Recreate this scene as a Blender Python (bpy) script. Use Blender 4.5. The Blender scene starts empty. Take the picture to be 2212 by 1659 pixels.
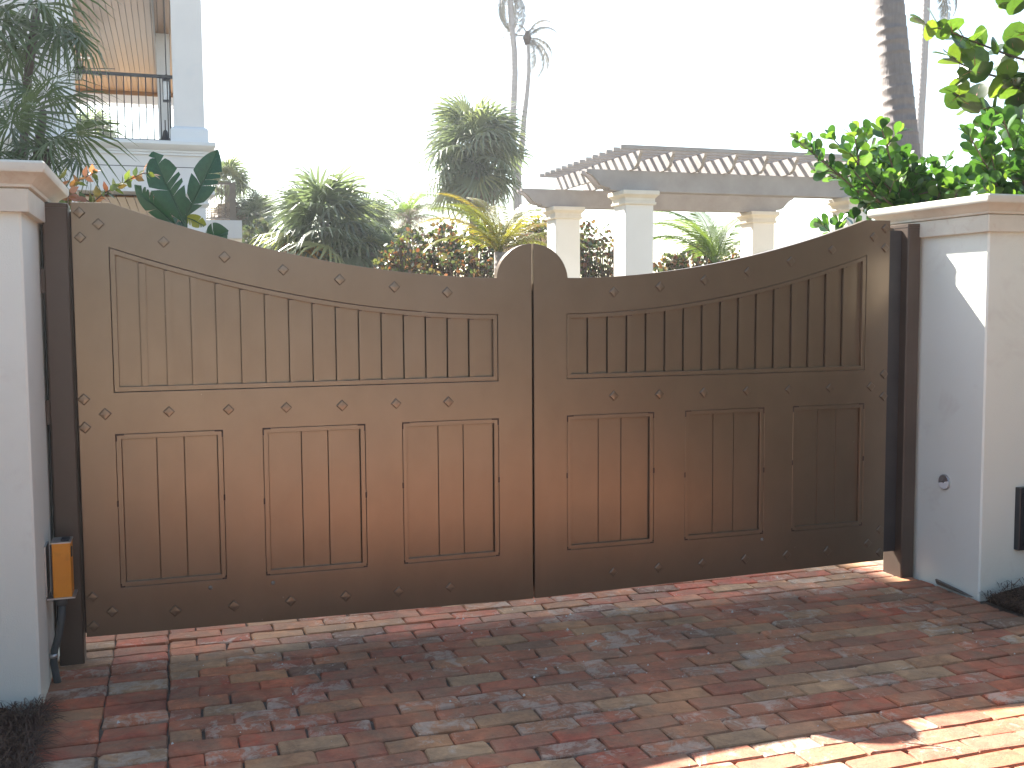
import bpy, bmesh, math, random
from mathutils import Vector, Matrix, Euler
R = math.radians
random.seed(7)
S = bpy.context.scene
COL = S.collection

# ------------------------------------------------------------------ camera
F_, CX, CY, CZ = 2250.0, -1.61796, -4.65373, 1.5
YAW, PIT, ROL = 0.314433, -0.0757813, -0.006389
fw = Vector((math.sin(YAW)*math.cos(PIT), math.cos(YAW)*math.cos(PIT), math.sin(PIT)))
r0 = Vector((math.cos(YAW), -math.sin(YAW), 0)); u0 = r0.cross(fw)
rt = r0*math.cos(ROL)+u0*math.sin(ROL); up = -r0*math.sin(ROL)+u0*math.cos(ROL)
CAMP = Vector((CX, CY, CZ))
cd = bpy.data.cameras.new('camera'); cam = bpy.data.objects.new('camera', cd); COL.objects.link(cam)
cam.matrix_world = Matrix(((rt.x, up.x, -fw.x, CX), (rt.y, up.y, -fw.y, CY), (rt.z, up.z, -fw.z, CZ), (0, 0, 0, 1)))
cd.sensor_width = 36; cd.lens = 36*F_/2212; cd.clip_end = 3000; cd.clip_start = .05
S.camera = cam
def at(px, py, d):
    """world point seen at a photo position, a given distance in front of the camera"""
    return CAMP+(fw+rt*((px-1106)/F_)-up*((py-829.5)/F_))*d

# ------------------------------------------------------------------ light
SUN = Vector((-0.40, 1.0, 1.0)).normalized()
ELEV = math.asin(SUN.z); AZ = math.atan2(SUN.x, SUN.y)
W = bpy.data.worlds.new('World'); S.world = W; W.use_nodes = True
nt = W.node_tree; nt.nodes.clear()
sky = nt.nodes.new('ShaderNodeTexSky'); sky.sky_type = 'NISHITA'; sky.sun_disc = False
sky.sun_elevation = ELEV; sky.sun_rotation = AZ; sky.air_density = 1.0; sky.dust_density = 1.0; sky.ozone_density = 0.8
bg = nt.nodes.new('ShaderNodeBackground'); bg.inputs[1].default_value = 0.065
ow = nt.nodes.new('ShaderNodeOutputWorld')
wb = nt.nodes.new('ShaderNodeMix'); wb.data_type = 'RGBA'; wb.blend_type = 'MULTIPLY'; wb.inputs[0].default_value = 1
wb.inputs[7].default_value = (1.04, 1.0, .90, 1)          # the camera's daylight white balance
nt.links.new(sky.outputs[0], wb.inputs[6]); nt.links.new(wb.outputs[2], bg.inputs[0]); nt.links.new(bg.outputs[0], ow.inputs[0])
sd = bpy.data.lights.new('sun', 'SUN'); sun = bpy.data.objects.new('sun', sd); COL.objects.link(sun)
sd.energy = 4.3; sd.angle = R(.53); sd.color = (1, .955, .88)
sun.rotation_euler = (-SUN).to_track_quat('-Z', 'Y').to_euler(); sun.location = (0, 0, 20)
S.view_settings.view_transform = 'Standard'; S.view_settings.look = 'None'
S.view_settings.gamma = 1; S.view_settings.use_curve_mapping = False
S.view_settings.exposure = 2.6

# ------------------------------------------------------------------ materials
def nodes(name):
    m = bpy.data.materials.new(name); m.use_nodes = True; t = m.node_tree
    b = t.nodes['Principled BSDF']; return m, t, b
def N(t, kind, **kw):
    n = t.nodes.new(kind)
    for k, v in kw.items():
        if k.startswith('i_'): n.inputs[int(k[2:])].default_value = v
        else: setattr(n, k, v)
    return n
def rgba(c): return (c[0], c[1], c[2], 1)
def ramp(t, stops, fac, interp='LINEAR'):
    n = t.nodes.new('ShaderNodeValToRGB'); n.color_ramp.interpolation = interp
    e = n.color_ramp.elements
    e[0].position, e[0].color = stops[0][0], rgba(stops[0][1]); e[1].position, e[1].color = stops[-1][0], rgba(stops[-1][1])
    for p, c in stops[1:-1]:
        x = e.new(p); x.color = rgba(c)
    t.links.new(fac, n.inputs[0]); return n
def noise(t, scale, detail=4, rough=.55, vec=None, dist=0):
    n = t.nodes.new('ShaderNodeTexNoise'); n.inputs['Scale'].default_value = scale
    n.inputs['Detail'].default_value = detail; n.inputs['Roughness'].default_value = rough; n.inputs['Distortion'].default_value = dist
    if vec is not None: t.links.new(vec, n.inputs['Vector'])
    return n
def mixc(t, a, b, fac, blend='MIX'):
    n = t.nodes.new('ShaderNodeMix'); n.data_type = 'RGBA'; n.blend_type = blend
    for s, v in ((n.inputs[0], fac), (n.inputs[6], a), (n.inputs[7], b)):
        if isinstance(v, (int, float)): s.default_value = v
        elif isinstance(v, tuple): s.default_value = rgba(v)
        else: t.links.new(v, s)
    return n.outputs[2]
def math_(t, op, a, b=0.0):
    n = t.nodes.new('ShaderNodeMath'); n.operation = op
    for i, v in enumerate((a, b)):
        if isinstance(v, (int, float)): n.inputs[i].default_value = v
        else: t.links.new(v, n.inputs[i])
    return n.outputs[0]
def rnd_of(t):
    oi = t.nodes.new('ShaderNodeObjectInfo'); at_ = t.nodes.new('ShaderNodeAttribute'); at_.attribute_name = 'rnd'
    return math_(t, 'FRACT', math_(t, 'ADD', oi.outputs['Random'], at_.outputs['Fac']))
def bump(t, b, h, strength, dist):
    n = t.nodes.new('ShaderNodeBump'); n.inputs['Strength'].default_value = strength; n.inputs['Distance'].default_value = dist
    t.links.new(h, n.inputs['Height']); t.links.new(n.outputs[0], b.inputs['Normal']); return n
def coord(t, kind='Object'):
    return t.nodes.new('ShaderNodeTexCoord').outputs[kind]
def geo_pos(t): return t.nodes.new('ShaderNodeNewGeometry').outputs['Position']

def surf(name, c1, c2, scale=3, rough=.6, bs=120, bst=.25, bd=.002, spec=.5, dirt=None, metal=0, rvar=0):
    m, t, b = nodes(name); p = geo_pos(t)
    n = noise(t, scale, 5, .6, p)
    r = ramp(t, [(.3, c1), (.7, c2)], n.outputs[0]); c = r.outputs[0]
    if dirt:
        n2 = noise(t, scale*2.7, 6, .7, p, .6); r2 = ramp(t, [(.56, (0, 0, 0)), (.78, (1, 1, 1))], n2.outputs[0])
        c = mixc(t, c, dirt, math_(t, 'MULTIPLY', r2.outputs[0], .55))
    t.links.new(c, b.inputs['Base Color'])
    b.inputs['Roughness'].default_value = rough; b.inputs['Specular IOR Level'].default_value = spec; b.inputs['Metallic'].default_value = metal
    if rvar:
        rr = N(t, 'ShaderNodeMapRange', i_1=.3, i_2=.7, i_3=rough-rvar, i_4=rough+rvar); t.links.new(n.outputs[0], rr.inputs[0]); t.links.new(rr.outputs[0], b.inputs['Roughness'])
    if bst:
        nb = noise(t, bs, 3, .6, p); bump(t, b, nb.outputs[0], bst, bd)
    return m

M = {}
# bronze satin paint with faint brush drag, dust specks and rain streaks
def gate_paint():
    m, t, b = nodes('bronze_paint'); p = geo_pos(t)
    mp = N(t, 'ShaderNodeMapping'); mp.inputs['Scale'].default_value = (3, 3, 2.1); t.links.new(p, mp.inputs[0])
    n = noise(t, 2.2, 5, .6, mp.outputs[0]); c = ramp(t, [(.3, (.200, .145, .100)), (.7, (.226, .166, .115))], n.outputs[0]).outputs[0]
    v = N(t, 'ShaderNodeTexVoronoi', feature='F1'); v.inputs['Scale'].default_value = 22; t.links.new(p, v.inputs['Vector'])
    sp = ramp(t, [(0, (1, 1, 1)), (.045, (1, 1, 1)), (.06, (0, 0, 0)), (1, (0, 0, 0))], v.outputs['Distance'])
    big = noise(t, 2.1, 3, .6, p); gate = ramp(t, [(.52, (0, 0, 0)), (.62, (1, 1, 1))], big.outputs[0])
    sep = N(t, 'ShaderNodeSeparateColor'); t.links.new(v.outputs['Color'], sep.inputs[0])
    rare = math_(t, 'GREATER_THAN', sep.outputs[0], .82)
    f = math_(t, 'MULTIPLY', math_(t, 'MULTIPLY', sp.outputs[0], gate.outputs[0]), rare)
    c = mixc(t, c, (.42, .38, .33), math_(t, 'MULTIPLY', f, .7))
    d = noise(t, 1.4, 5, .65, p); dd = ramp(t, [(.45, (0, 0, 0)), (.8, (1, 1, 1))], d.outputs[0])
    c = mixc(t, c, (.23, .185, .145), math_(t, 'MULTIPLY', dd.outputs[0], .35))
    t.links.new(c, b.inputs['Base Color'])
    rr = N(t, 'ShaderNodeMapRange', i_1=.25, i_2=.75, i_3=.28, i_4=.34); t.links.new(d.outputs[0], rr.inputs[0]); t.links.new(rr.outputs[0], b.inputs['Roughness'])
    b.inputs['Specular IOR Level'].default_value = .6; b.inputs['Metallic'].default_value = .62
    nb = noise(t, 260, 2, .5, p); bump(t, b, nb.outputs[0], .12, .001)
    return m
M['gate'] = gate_paint()
M['post'] = surf('dark_bronze_post_paint', (.070, .050, .038), (.092, .066, .050), 3, .42, 200, .12, .001, .5)
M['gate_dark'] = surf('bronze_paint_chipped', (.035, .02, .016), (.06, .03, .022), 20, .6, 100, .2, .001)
M['stucco'] = surf('cream_stucco', (.73, .745, .67), (.78, .795, .73), 1.3, .8, 190, .55, .0022, .3, dirt=(.58, .54, .49))
M['tan_wall'] = surf('tan_bounce_wall', (.38, .36, .33), (.45, .43, .39), 1, .85, 120, .4, .003, .3)
M['cap'] = surf('cast_stone', (.60, .57, .49), (.69, .67, .59), 5, .75, 130, .5, .002, .3, dirt=(.46, .34, .27))
M['house'] = surf('white_house_stucco', (.66, .64, .64), (.73, .71, .70), .8, .8, 90, .35, .004, .3, dirt=(.58, .60, .63))
M['house_trim'] = surf('white_house_trim', (.66, .67, .69), (.72, .73, .74), 1.5, .65, 70, .2, .003, .3)
M['iron'] = surf('dark_bronze_iron', (.035, .032, .035), (.055, .05, .05), 6, .45, 90, .15, .001)
M['taupe'] = surf('taupe_metal', (.20, .17, .14), (.25, .21, .18), 4, .5, 90, .15, .001)
M['black'] = surf('black_plastic', (.012, .015, .02), (.03, .034, .042), 9, .35, 90, .15, .001)
M['orange'] = surf('orange_enamel', (.62, .22, .012), (.72, .28, .02), 8, .5, 150, .2, .001, dirt=(.42, .17, .02))
M['galv'] = surf('galvanised_steel', (.42, .43, .44), (.55, .56, .57), 25, .35, 90, .15, .001, metal=.8)
M['conduit'] = surf('grey_conduit', (.05, .058, .062), (.08, .09, .095), 12, .6, 90, .2, .001)
M['pergola'] = surf('weathered_white_timber', (.30, .275, .26), (.38, .355, .34), 3, .7, 60, .4, .004, .3, dirt=(.33, .29, .27))
M['ivory'] = surf('ivory_column_stucco', (.70, .67, .61), (.76, .73, .68), 1.2, .8, 120, .3, .003, .3)
M['ivory_cap'] = surf('ivory_cast_stone', (.62, .56, .46), (.70, .65, .56), 4, .75, 100, .3, .003, .3)
M['sand'] = surf('joint_sand', (.07, .052, .042), (.17, .14, .115), 16, .95, 300, .7, .004, .2, dirt=(.34, .31, .27))
M['asphalt'] = surf('asphalt', (.26, .24, .21), (.33, .31, .27), 5, .9, 200, .6, .004, .2)
M['concrete'] = surf('pale_concrete', (.36, .345, .32), (.44, .42, .39), 2, .85, 90, .4, .003, .3, dirt=(.28, .27, .25))
M['earth'] = surf('sandy_earth', (.16, .13, .09), (.26, .22, .16), .8, .95, 40, .5, .01, .2, dirt=(.06, .09, .03))
M['straw_bed'] = surf('brown_bed_soil', (.030, .018, .013), (.065, .038, .026), 12, .95, 160, .8, .01, .2)
M['slate'] = surf('dark_stone', (.06, .052, .045), (.13, .115, .10), 18, .6, 100, .5, .003)
M['stem'] = surf('brown_twig', (.07, .045, .03), (.14, .09, .06), 18, .8, 100, .5, .002)

def wood_ceiling():
    m, t, b = nodes('varnished_cedar'); o = coord(t); rv = rnd_of(t)
    mp = N(t, 'ShaderNodeMapping'); mp.inputs['Scale'].default_value = (14, .8, 1); t.links.new(o, mp.inputs[0])
    n = noise(t, 4, 5, .6, mp.outputs[0], .3)
    c1 = ramp(t, [(0, (.19, .098, .036)), (.5, (.25, .13, .048)), (1, (.31, .165, .064))], rv).outputs[0]
    c = mixc(t, c1, (.20, .10, .045), math_(t, 'MULTIPLY', n.outputs[0], .5))
    t.links.new(c, b.inputs['Base Color']); b.inputs['Roughness'].default_value = .42
    return m
M['cedar'] = wood_ceiling()

def brick_mat():
    m, t, b = nodes('old_clay_brick'); rv = rnd_of(t); p = geo_pos(t)
    cs = [(0, (.34, .085, .05)), (.14, (.27, .085, .052)), (.28, (.36, .11, .06)), (.40, (.27, .10, .06)), (.52, (.37, .14, .075)), (.62, (.35, .18, .095)),
          (.70, (.32, .19, .11)), (.78, (.36, .24, .145)), (.86, (.31, .10, .065)), (.93, (.14, .075, .055)), (1, (.40, .085, .045))]
    base = ramp(t, cs, rv).outputs[0]
    # every brick gets its own patch of clay: the pattern is offset by the brick's random number
    off = N(t, 'ShaderNodeCombineXYZ'); t.links.new(math_(t, 'MULTIPLY', rv, 57.0), off.inputs[0]); t.links.new(math_(t, 'MULTIPLY', rv, 31.0), off.inputs[2])
    pv = N(t, 'ShaderNodeVectorMath', operation='ADD'); t.links.new(p, pv.inputs[0]); t.links.new(off.outputs[0], pv.inputs[1]); q = pv.outputs[0]
    n1 = noise(t, 13, 6, .65, q, .5); tone = ramp(t, [(.22, (.78, .66, .58)), (.78, (2.35, 2.2, 1.95))], n1.outputs[0])
    c = mixc(t, base, tone.outputs[0], .92, 'MULTIPLY')
    lowz = noise(t, .55, 2, .5, p); lz = ramp(t, [(.46, (0, 0, 0)), (.58, (1, 1, 1))], lowz.outputs[0])
    c = mixc(t, c, (.40, .26, .15), math_(t, 'MULTIPLY', lz.outputs[0], .28))
    n5 = noise(t, 6, 4, .6, q, .9); hue = ramp(t, [(.42, (0, 0, 0)), (.62, (1, 1, 1))], n5.outputs[0])
    c = mixc(t, c, (.33, .225, .14), math_(t, 'MULTIPLY', hue.outputs[0], .55))
    # lime bloom left by old mortar
    n2 = noise(t, 11, 9, .76, q, .7)
    amt = N(t, 'ShaderNodeMapRange', i_1=0.0, i_2=1.0, i_3=.70, i_4=.455); t.links.new(math_(t, 'FRACT', math_(t, 'MULTIPLY', rv, 13.7)), amt.inputs[0])
    l = math_(t, 'MULTIPLY', math_(t, 'SUBTRACT', n2.outputs[0], amt.outputs[0]), 12.0)
    l = N(t, 'ShaderNodeClamp'); lm = l
    t.links.new(math_(t, 'MULTIPLY', math_(t, 'SUBTRACT', n2.outputs[0], amt.outputs[0]), 12.0), lm.inputs[0])
    c = mixc(t, c, (.58, .485, .39), math_(t, 'MULTIPLY', lm.outputs[0], .62))
    # traffic grime over the whole drive
    n3 = noise(t, 1.7, 6, .68, p, .4); g = ramp(t, [(.42, (1, 1, 1)), (.62, (0, 0, 0))], n3.outputs[0])
    n4 = noise(t, 55, 4, .7, p); g2 = math_(t, 'MULTIPLY', g.outputs[0], n4.outputs[0])
    c = mixc(t, c, (.09, .065, .052), math_(t, 'MULTIPLY', g2, .85))
    v = N(t, 'ShaderNodeTexVoronoi'); v.inputs['Scale'].default_value = 95; t.links.new(q, v.inputs['Vector'])
    pit = ramp(t, [(.0, (0, 0, 0)), (.16, (1, 1, 1)), (1, (1, 1, 1))], v.outputs['Distance'])
    big = noise(t, 21, 2, .5, q); pm = math_(t, 'GREATER_THAN', big.outputs[0], .52)
    pitf = math_(t, 'MULTIPLY', math_(t, 'SUBTRACT', 1.0, pit.outputs[0]), pm)
    c = mixc(t, c, (.06, .04, .035), math_(t, 'MULTIPLY', pitf, .7))
    t.links.new(c, b.inputs['Base Color'])
    b.inputs['Roughness'].default_value = .78; b.inputs['Specular IOR Level'].default_value = .35
    h = math_(t, 'SUBTRACT', math_(t, 'ADD', n1.outputs[0], math_(t, 'MULTIPLY', n4.outputs[0], .5)), math_(t, 'MULTIPLY', pitf, .6))
    bump(t, b, h, .9, .006)
    return m
M['brick'] = brick_mat()

def leaf_mat(name, stops, trans=.35, rough=.35, tcol=None, spec=.5):
    m, t, b = nodes(name); rv = rnd_of(t)
    c = ramp(t, stops, rv).outputs[0]
    n = noise(t, 30, 3, .6, geo_pos(t)); c = mixc(t, c, ramp(t, [(.3, (.75, .75, .75)), (.7, (1.25, 1.25, 1.2))], n.outputs[0]).outputs[0], .6, 'MULTIPLY')
    t.links.new(c, b.inputs['Base Color']); b.inputs['Roughness'].default_value = rough; b.inputs['Specular IOR Level'].default_value = spec
    tr = t.nodes.new('ShaderNodeBsdfTranslucent'); t.links.new(mixc(t, c, tcol or (2.2, 2.2, .9), 1.0, 'MULTIPLY'), tr.inputs[0])
    mx = t.nodes.new('ShaderNodeMixShader'); mx.inputs[0].default_value = trans
    o = t.nodes['Material Output']; t.links.new(b.outputs[0], mx.inputs[1]); t.links.new(tr.outputs[0], mx.inputs[2]); t.links.new(mx.outputs[0], o.inputs[0])
    return m
G = lambda *a: a
M['clusia'] = leaf_mat('clusia_leaf', [(0, (.026, .070, .024)), (.6, (.045, .11, .030)), (.9, (.085, .16, .038)), (1, (.12, .18, .045))], .36, .2, (2.3, 2.3, .8), .75)
M['grape'] = leaf_mat('sea_grape_leaf', [(0, (.025, .05, .02)), (.6, (.04, .08, .026)), (1, (.09, .13, .035))], .4, .22, (2.8, 2.8, .8), .7)
M['hedge'] = leaf_mat('sea_grape_hedge_leaf', [(0, (.05, .075, .035)), (.4, (.08, .10, .04)), (.6, (.10, .085, .045)), (.78, (.14, .07, .04)), (.92, (.17, .06, .04)), (1, (.13, .16, .05))], .32, .25, (1.7, 1.7, .9), .7)
M['hedge_dark'] = leaf_mat('dark_shrub_leaf', [(0, (.04, .055, .035)), (.6, (.06, .075, .045)), (1, (.11, .10, .06))], .25, .3, (1.6, 1.7, 1.0), .7)  # dull grey-green leaf colour for shrubs and hedges
M['sabal'] = leaf_mat('sabal_frond', [(0, (.085, .105, .075)), (.7, (.125, .145, .095)), (1, (.20, .20, .11))], .32, .30, (1.9, 2.1, 1.2), .7)  # frond greens paled to put distant glare into the colour
M['dead'] = leaf_mat('dead_frond', [(0, (.16, .12, .09)), (1, (.26, .21, .16))], .3, .7, (1.3, 1.2, 1))
M['orangefrond'] = leaf_mat('orange_frond', [(0, (.36, .17, .05)), (1, (.45, .28, .08))], .45, .5, (1.6, 1.4, .8))
M['coco'] = leaf_mat('coconut_frond', [(0, (.09, .12, .035)), (.5, (.15, .155, .04)), (1, (.27, .19, .06))], .36, .35, (2.0, 2.0, .6))
M['coco_dark'] = leaf_mat('coconut_frond_green', [(0, (.06, .10, .03)), (1, (.12, .17, .04))], .42, .35, (2.0, 2.0, .8))
M['windleaf'] = leaf_mat('windblown_frond', [(0, (.12, .12, .11)), (1, (.20, .18, .16))], .25, .6, (1.3, 1.3, 1.1))
M['thatch'] = leaf_mat('thatch_frond', [(0, (.05, .075, .04)), (1, (.085, .12, .06))], .28, .42, (1.8, 2.0, 1))
M['bird'] = leaf_mat('bird_of_paradise_leaf', [(0, (.018, .06, .035)), (1, (.03, .085, .042))], .22, .35, (1.8, 2.2, .9))
M['boug'] = leaf_mat('bougainvillea_leaf', [(0, (.06, .10, .03)), (.5, (.11, .15, .04)), (.65, (.20, .11, .05)), (.85, (.28, .10, .06)), (1, (.36, .17, .11))], .4, .3, (1.8, 1.7, .8), .7)
M['yellowleaf'] = leaf_mat('yellowing_leaf', [(0, (.16, .17, .04)), (1, (.22, .19, .05))], .4, .4)
def bark(name, c1, c2, ring):
    m, t, b = nodes(name); o = coord(t)
    w = N(t, 'ShaderNodeTexWave', bands_direction='Z'); w.inputs['Scale'].default_value = ring; w.inputs['Distortion'].default_value = 2.2; w.inputs['Detail'].default_value = 3
    t.links.new(o, w.inputs['Vector']); n = noise(t, 14, 5, .65, o)
    mp = N(t, 'ShaderNodeMapping'); mp.inputs['Scale'].default_value = (30, 30, 2); t.links.new(o, mp.inputs[0]); nf = noise(t, 3, 4, .6, mp.outputs[0])
    c = mixc(t, c1, c2, n.outputs[0]); c = mixc(t, c, tuple(x*.5 for x in c1), math_(t, 'MULTIPLY', nf.outputs[0], .5))
    t.links.new(c, b.inputs['Base Color']); b.inputs['Roughness'].default_value = .85
    bump(t, b, math_(t, 'ADD', w.outputs[0], nf.outputs[0]), .6, .012); return m
M['bark'] = bark('palm_bark', (.20, .165, .15), (.31, .27, .25), 3)
M['bark_pale'] = bark('pale_palm_bark', (.34, .31, .30), (.48, .44, .43), 2)
M['bark_dark'] = bark('dark_fibrous_bark', (.06, .045, .04), (.12, .09, .075), 6)
def glass():
    m, t, b = nodes('lantern_glass'); b.inputs['Base Color'].default_value = (.8, .82, .85, 1); b.inputs['Roughness'].default_value = .25; b.inputs['Transmission Weight'].default_value = .6; return m
M['glass'] = glass()
m, t, b = nodes('mirror_reflector'); b.inputs['Base Color'].default_value = (.9, .9, .92, 1); b.inputs['Metallic'].default_value = .85; b.inputs['Roughness'].default_value = .16; M['mirror'] = m
m, t, b = nodes('white_plastic'); b.inputs['Base Color'].default_value = (.8, .8, .8, 1); b.inputs['Roughness'].default_value = .3; M['white'] = m
m = bpy.data.materials.new('glare_haze'); m.use_nodes = True; m.node_tree.nodes.clear()
pv = m.node_tree.nodes.new('ShaderNodeVolumePrincipled'); pv.inputs['Color'].default_value = (.92, .95, 1, 1); pv.inputs['Density'].default_value = .0010; pv.inputs['Anisotropy'].default_value = .55
mo = m.node_tree.nodes.new('ShaderNodeOutputMaterial'); m.node_tree.links.new(pv.outputs[0], mo.inputs['Volume']); M['glare_haze'] = m
M['straw'] = leaf_mat('pine_straw', [(0, (.035, .018, .012)), (.7, (.09, .045, .028)), (1, (.17, .10, .06))], .1, .6)
M['pebble'] = surf('white_shell_grit', (.55, .53, .5), (.7, .68, .64), 30, .7, 100, .2, .001)

# ------------------------------------------------------------------ mesh helpers
class MB:
    def __init__(s): s.v = []; s.f = []; s.r = []
    def add(s, vs, fs, rnd=0.0):
        k = len(s.v); s.v += [tuple(x) for x in vs]; s.f += [tuple(i+k for i in f) for f in fs]; s.r += [rnd]*len(vs); return s
    def box(s, x0, x1, y0, y1, z0, z1, bev=0):
        if bev <= 0:
            return s.add([(x0, y0, z0), (x1, y0, z0), (x1, y1, z0), (x0, y1, z0), (x0, y0, z1), (x1, y0, z1), (x1, y1, z1), (x0, y1, z1)],
                  [(0, 3, 2, 1), (4, 5, 6, 7), (0, 1, 5, 4), (1, 2, 6, 5), (2, 3, 7, 6), (3, 0, 4, 7)])
        b = bev
        return s.rings([(b, z0), (0, z0+b), (0, z1-b), (b, z1)], x0, x1, y0, y1, chamf=b)
    def rings(s, prof, x0, x1, y0, y1, chamf=0, sign=-1):
        """stack of rectangles: prof = (inset, z); rectangle grows outward for negative inset"""
        vs = []; c = chamf
        for o, z in prof:
            a0, a1, b0, b1 = x0+o, x1-o, y0+o, y1-o
            if c: vs += [(a0+c, b0, z), (a1-c, b0, z), (a1, b0+c, z), (a1, b1-c, z), (a1-c, b1, z), (a0+c, b1, z), (a0, b1-c, z), (a0, b0+c, z)]
            else: vs += [(a0, b0, z), (a1, b0, z), (a1, b1, z), (a0, b1, z)]
        n = 8 if c else 4; fs = [tuple(reversed(range(n)))]
        for i in range(len(prof)-1):
            for j in range(n):
                k = (j+1) % n; fs.append((i*n+j, i*n+k, (i+1)*n+k, (i+1)*n+j))
        fs.append(tuple(range((len(prof)-1)*n, len(prof)*n))); return s.add(vs, fs)
    def tube(s, pts, rad, n=8, cap=True, rnd=0.0):
        vs = []; P = [Vector(p) for p in pts]
        if not hasattr(rad, '__len__'): rad = [rad]*len(P)
        ref = Vector((.3, .2, 1)).normalized()
        for i, p in enumerate(P):
            d = (P[min(i+1, len(P)-1)]-P[max(i-1, 0)]).normalized()
            a = d.cross(ref)
            if a.length < .1: a = d.cross(Vector((1, 0, 0)))
            a.normalize(); b_ = d.cross(a)
            for j in range(n):
                w = 2*math.pi*j/n; vs.append(p+(a*math.cos(w)+b_*math.sin(w))*rad[i])
        fs = []
        for i in range(len(P)-1):
            for j in range(n):
                k = (j+1) % n; fs.append((i*n+j, (i+1)*n+j, (i+1)*n+k, i*n+k))
        if cap: fs.append(tuple(range(n))); fs.append(tuple(reversed(range((len(P)-1)*n, len(P)*n))))
        return s.add(vs, fs, rnd)
    def prism(s, poly, axis, a, b_):
        """closed outline in a plane, extruded along axis from a to b_"""
        n = len(poly); vs = []
        for w in (a, b_):
            for p, q in poly:
                vs.append({'x': (w, p, q), 'y': (p, w, q), 'z': (p, q, w)}[axis])
        fs = [tuple(range(n)), tuple(reversed(range(n, 2*n)))]+[((i+1) % n, i, n+i, n+(i+1) % n) for i in range(n)]
        return s.add(vs, fs)
    def mesh(s, name, smooth=False, fix=True):
        me = bpy.data.meshes.new(name); me.from_pydata(s.v, [], s.f)
        if any(s.r):
            a = me.attributes.new('rnd', 'FLOAT', 'POINT'); a.data.foreach_set('value', s.r)
        if fix:
            bm = bmesh.new(); bm.from_mesh(me); bmesh.ops.recalc_face_normals(bm, faces=bm.faces); bm.to_mesh(me); bm.free()
        if smooth: me.polygons.foreach_set('use_smooth', [True]*len(me.polygons))
        me.update(); return me
    def obj(s, name, mat, parent=None, smooth=False, fix=True, loc=None):
        me = s.mesh(name, smooth, fix); me.materials.append(M[mat]); return link(name, me, parent, loc)
def link(name, me, parent=None, loc=None, rot=None, scale=None):
    o = bpy.data.objects.new(name, me); COL.objects.link(o)
    if parent is not None: o.parent = parent
    if loc is not None: o.location = loc
    if rot is not None: o.rotation_euler = rot
    if scale is not None: o.scale = scale if hasattr(scale, '__len__') else (scale,)*3
    return o
def thing(name, label, cat, loc=(0, 0, 0), rz=0, group=None):
    o = bpy.data.objects.new(name, None); COL.objects.link(o); o.location = loc; o.rotation_euler = (0, 0, rz)
    return tag(o, label, cat, group)
def tag(o, label, cat, group=None):
    o['label'] = label; o['category'] = cat
    if group: o['group'] = group
    return o
def struct(o): o['kind'] = 'structure'; return o
def stuff(o): o['kind'] = 'stuff'; return o
def autosmooth(o, deg=35):
    me = o.data; me.polygons.foreach_set('use_smooth', [True]*len(me.polygons))
    try: me.set_sharp_from_angle(angle=R(deg))
    except Exception: pass
    return o
def plate(name, outers, thick, bev, mat, parent, y=0.0):
    """flat plate with holes, lying in the xz plane, front face at y"""
    cu = bpy.data.curves.new(name, 'CURVE'); cu.dimensions = '2D'; cu.fill_mode = 'BOTH'
    cu.extrude = thick/2-bev; cu.bevel_depth = bev; cu.bevel_resolution = 1; cu.offset = -bev
    for pts in outers:
        sp = cu.splines.new('POLY'); sp.points.add(len(pts)-1); sp.use_cyclic_u = True
        for i, (x, z) in enumerate(pts): sp.points[i].co = (x, z, 0, 1)
    tmp = bpy.data.objects.new('tmp', cu); COL.objects.link(tmp)
    me = bpy.data.meshes.new_from_object(tmp.evaluated_get(bpy.context.evaluated_depsgraph_get()))
    bpy.data.objects.remove(tmp); me.name = name
    me.transform(Matrix(((1, 0, 0, 0), (0, 0, -1, 0), (0, 1, 0, 0), (0, 0, 0, 1)))); me.transform(Matrix.Translation((0, y+thick/2, 0)))
    me.materials.clear(); me.materials.append(M[mat]); me.polygons.foreach_set('use_smooth', [False]*len(me.polygons))
    return link(name, me, parent)

# ------------------------------------------------------------------ ground
o = MB().add([(-400, -400, -.08), (400, -400, -.08), (400, 900, -.08), (-400, 900, -.08)], [(0, 1, 2, 3)]).obj('ground', 'earth'); struct(o)
o = MB().add([(-60, -15, -.045), (60, -15, -.045), (60, -8.2, -.045), (-60, -8.2, -.045)], [(0, 1, 2, 3)]).obj('road', 'asphalt'); struct(o)

o = MB().box(-2.6, 2.7, -8.4, -5.03, -.09, .002).obj('bounce_apron', 'concrete'); struct(o)  # unseen pale apron added to bounce neutral light onto the gate
drive = MB().box(-2.16, 2.26, -5.028, 4.6, -.09, -.013).obj('driveway', 'sand'); struct(drive)
BL, BW = .226, .1015
def brick_mb(L, Wd, seed):
    rr = random.Random(seed); mb = MB(); hx, hy = L/2, Wd/2
    c = rr.uniform(.003, .009)
    pts = [(-hx+c, -hy), (-hx*.1, -hy), (hx-c, -hy), (hx, -hy+c*1.2), (hx, hy-c), (hx-c*1.3, hy), (hx*.15, hy), (-hx+c, hy), (-hx, hy-c*1.2), (-hx, -hy+c)]
    j = lambda a: rr.uniform(-a, a)
    pts = [(x+j(.0045), y+j(.0036)) for x, y in pts]
    if rr.random() < .65:
        k = rr.choice([0, 2, 3, 4, 5, 7, 8, 9]); pts[k] = (pts[k][0]*.93, pts[k][1]*.82)
    n = len(pts); ins = .0045
    vs = [(x, y, -.05) for x, y in pts]+[(x, y, -.0055+j(.002)) for x, y in pts]
    vs += [(x-math.copysign(ins, x)*(abs(x) > hx*.5), y-math.copysign(ins, y), j(.0012)) for x, y in pts]
    fs = [tuple(range(n*2, n*3))]
    for k in range(2):
        for i in range(n): fs.append((k*n+i, k*n+(i+1) % n, (k+1)*n+(i+1) % n, (k+1)*n+i))
    return mb.add(vs, fs)
NV = 14
BR = {}
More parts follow.
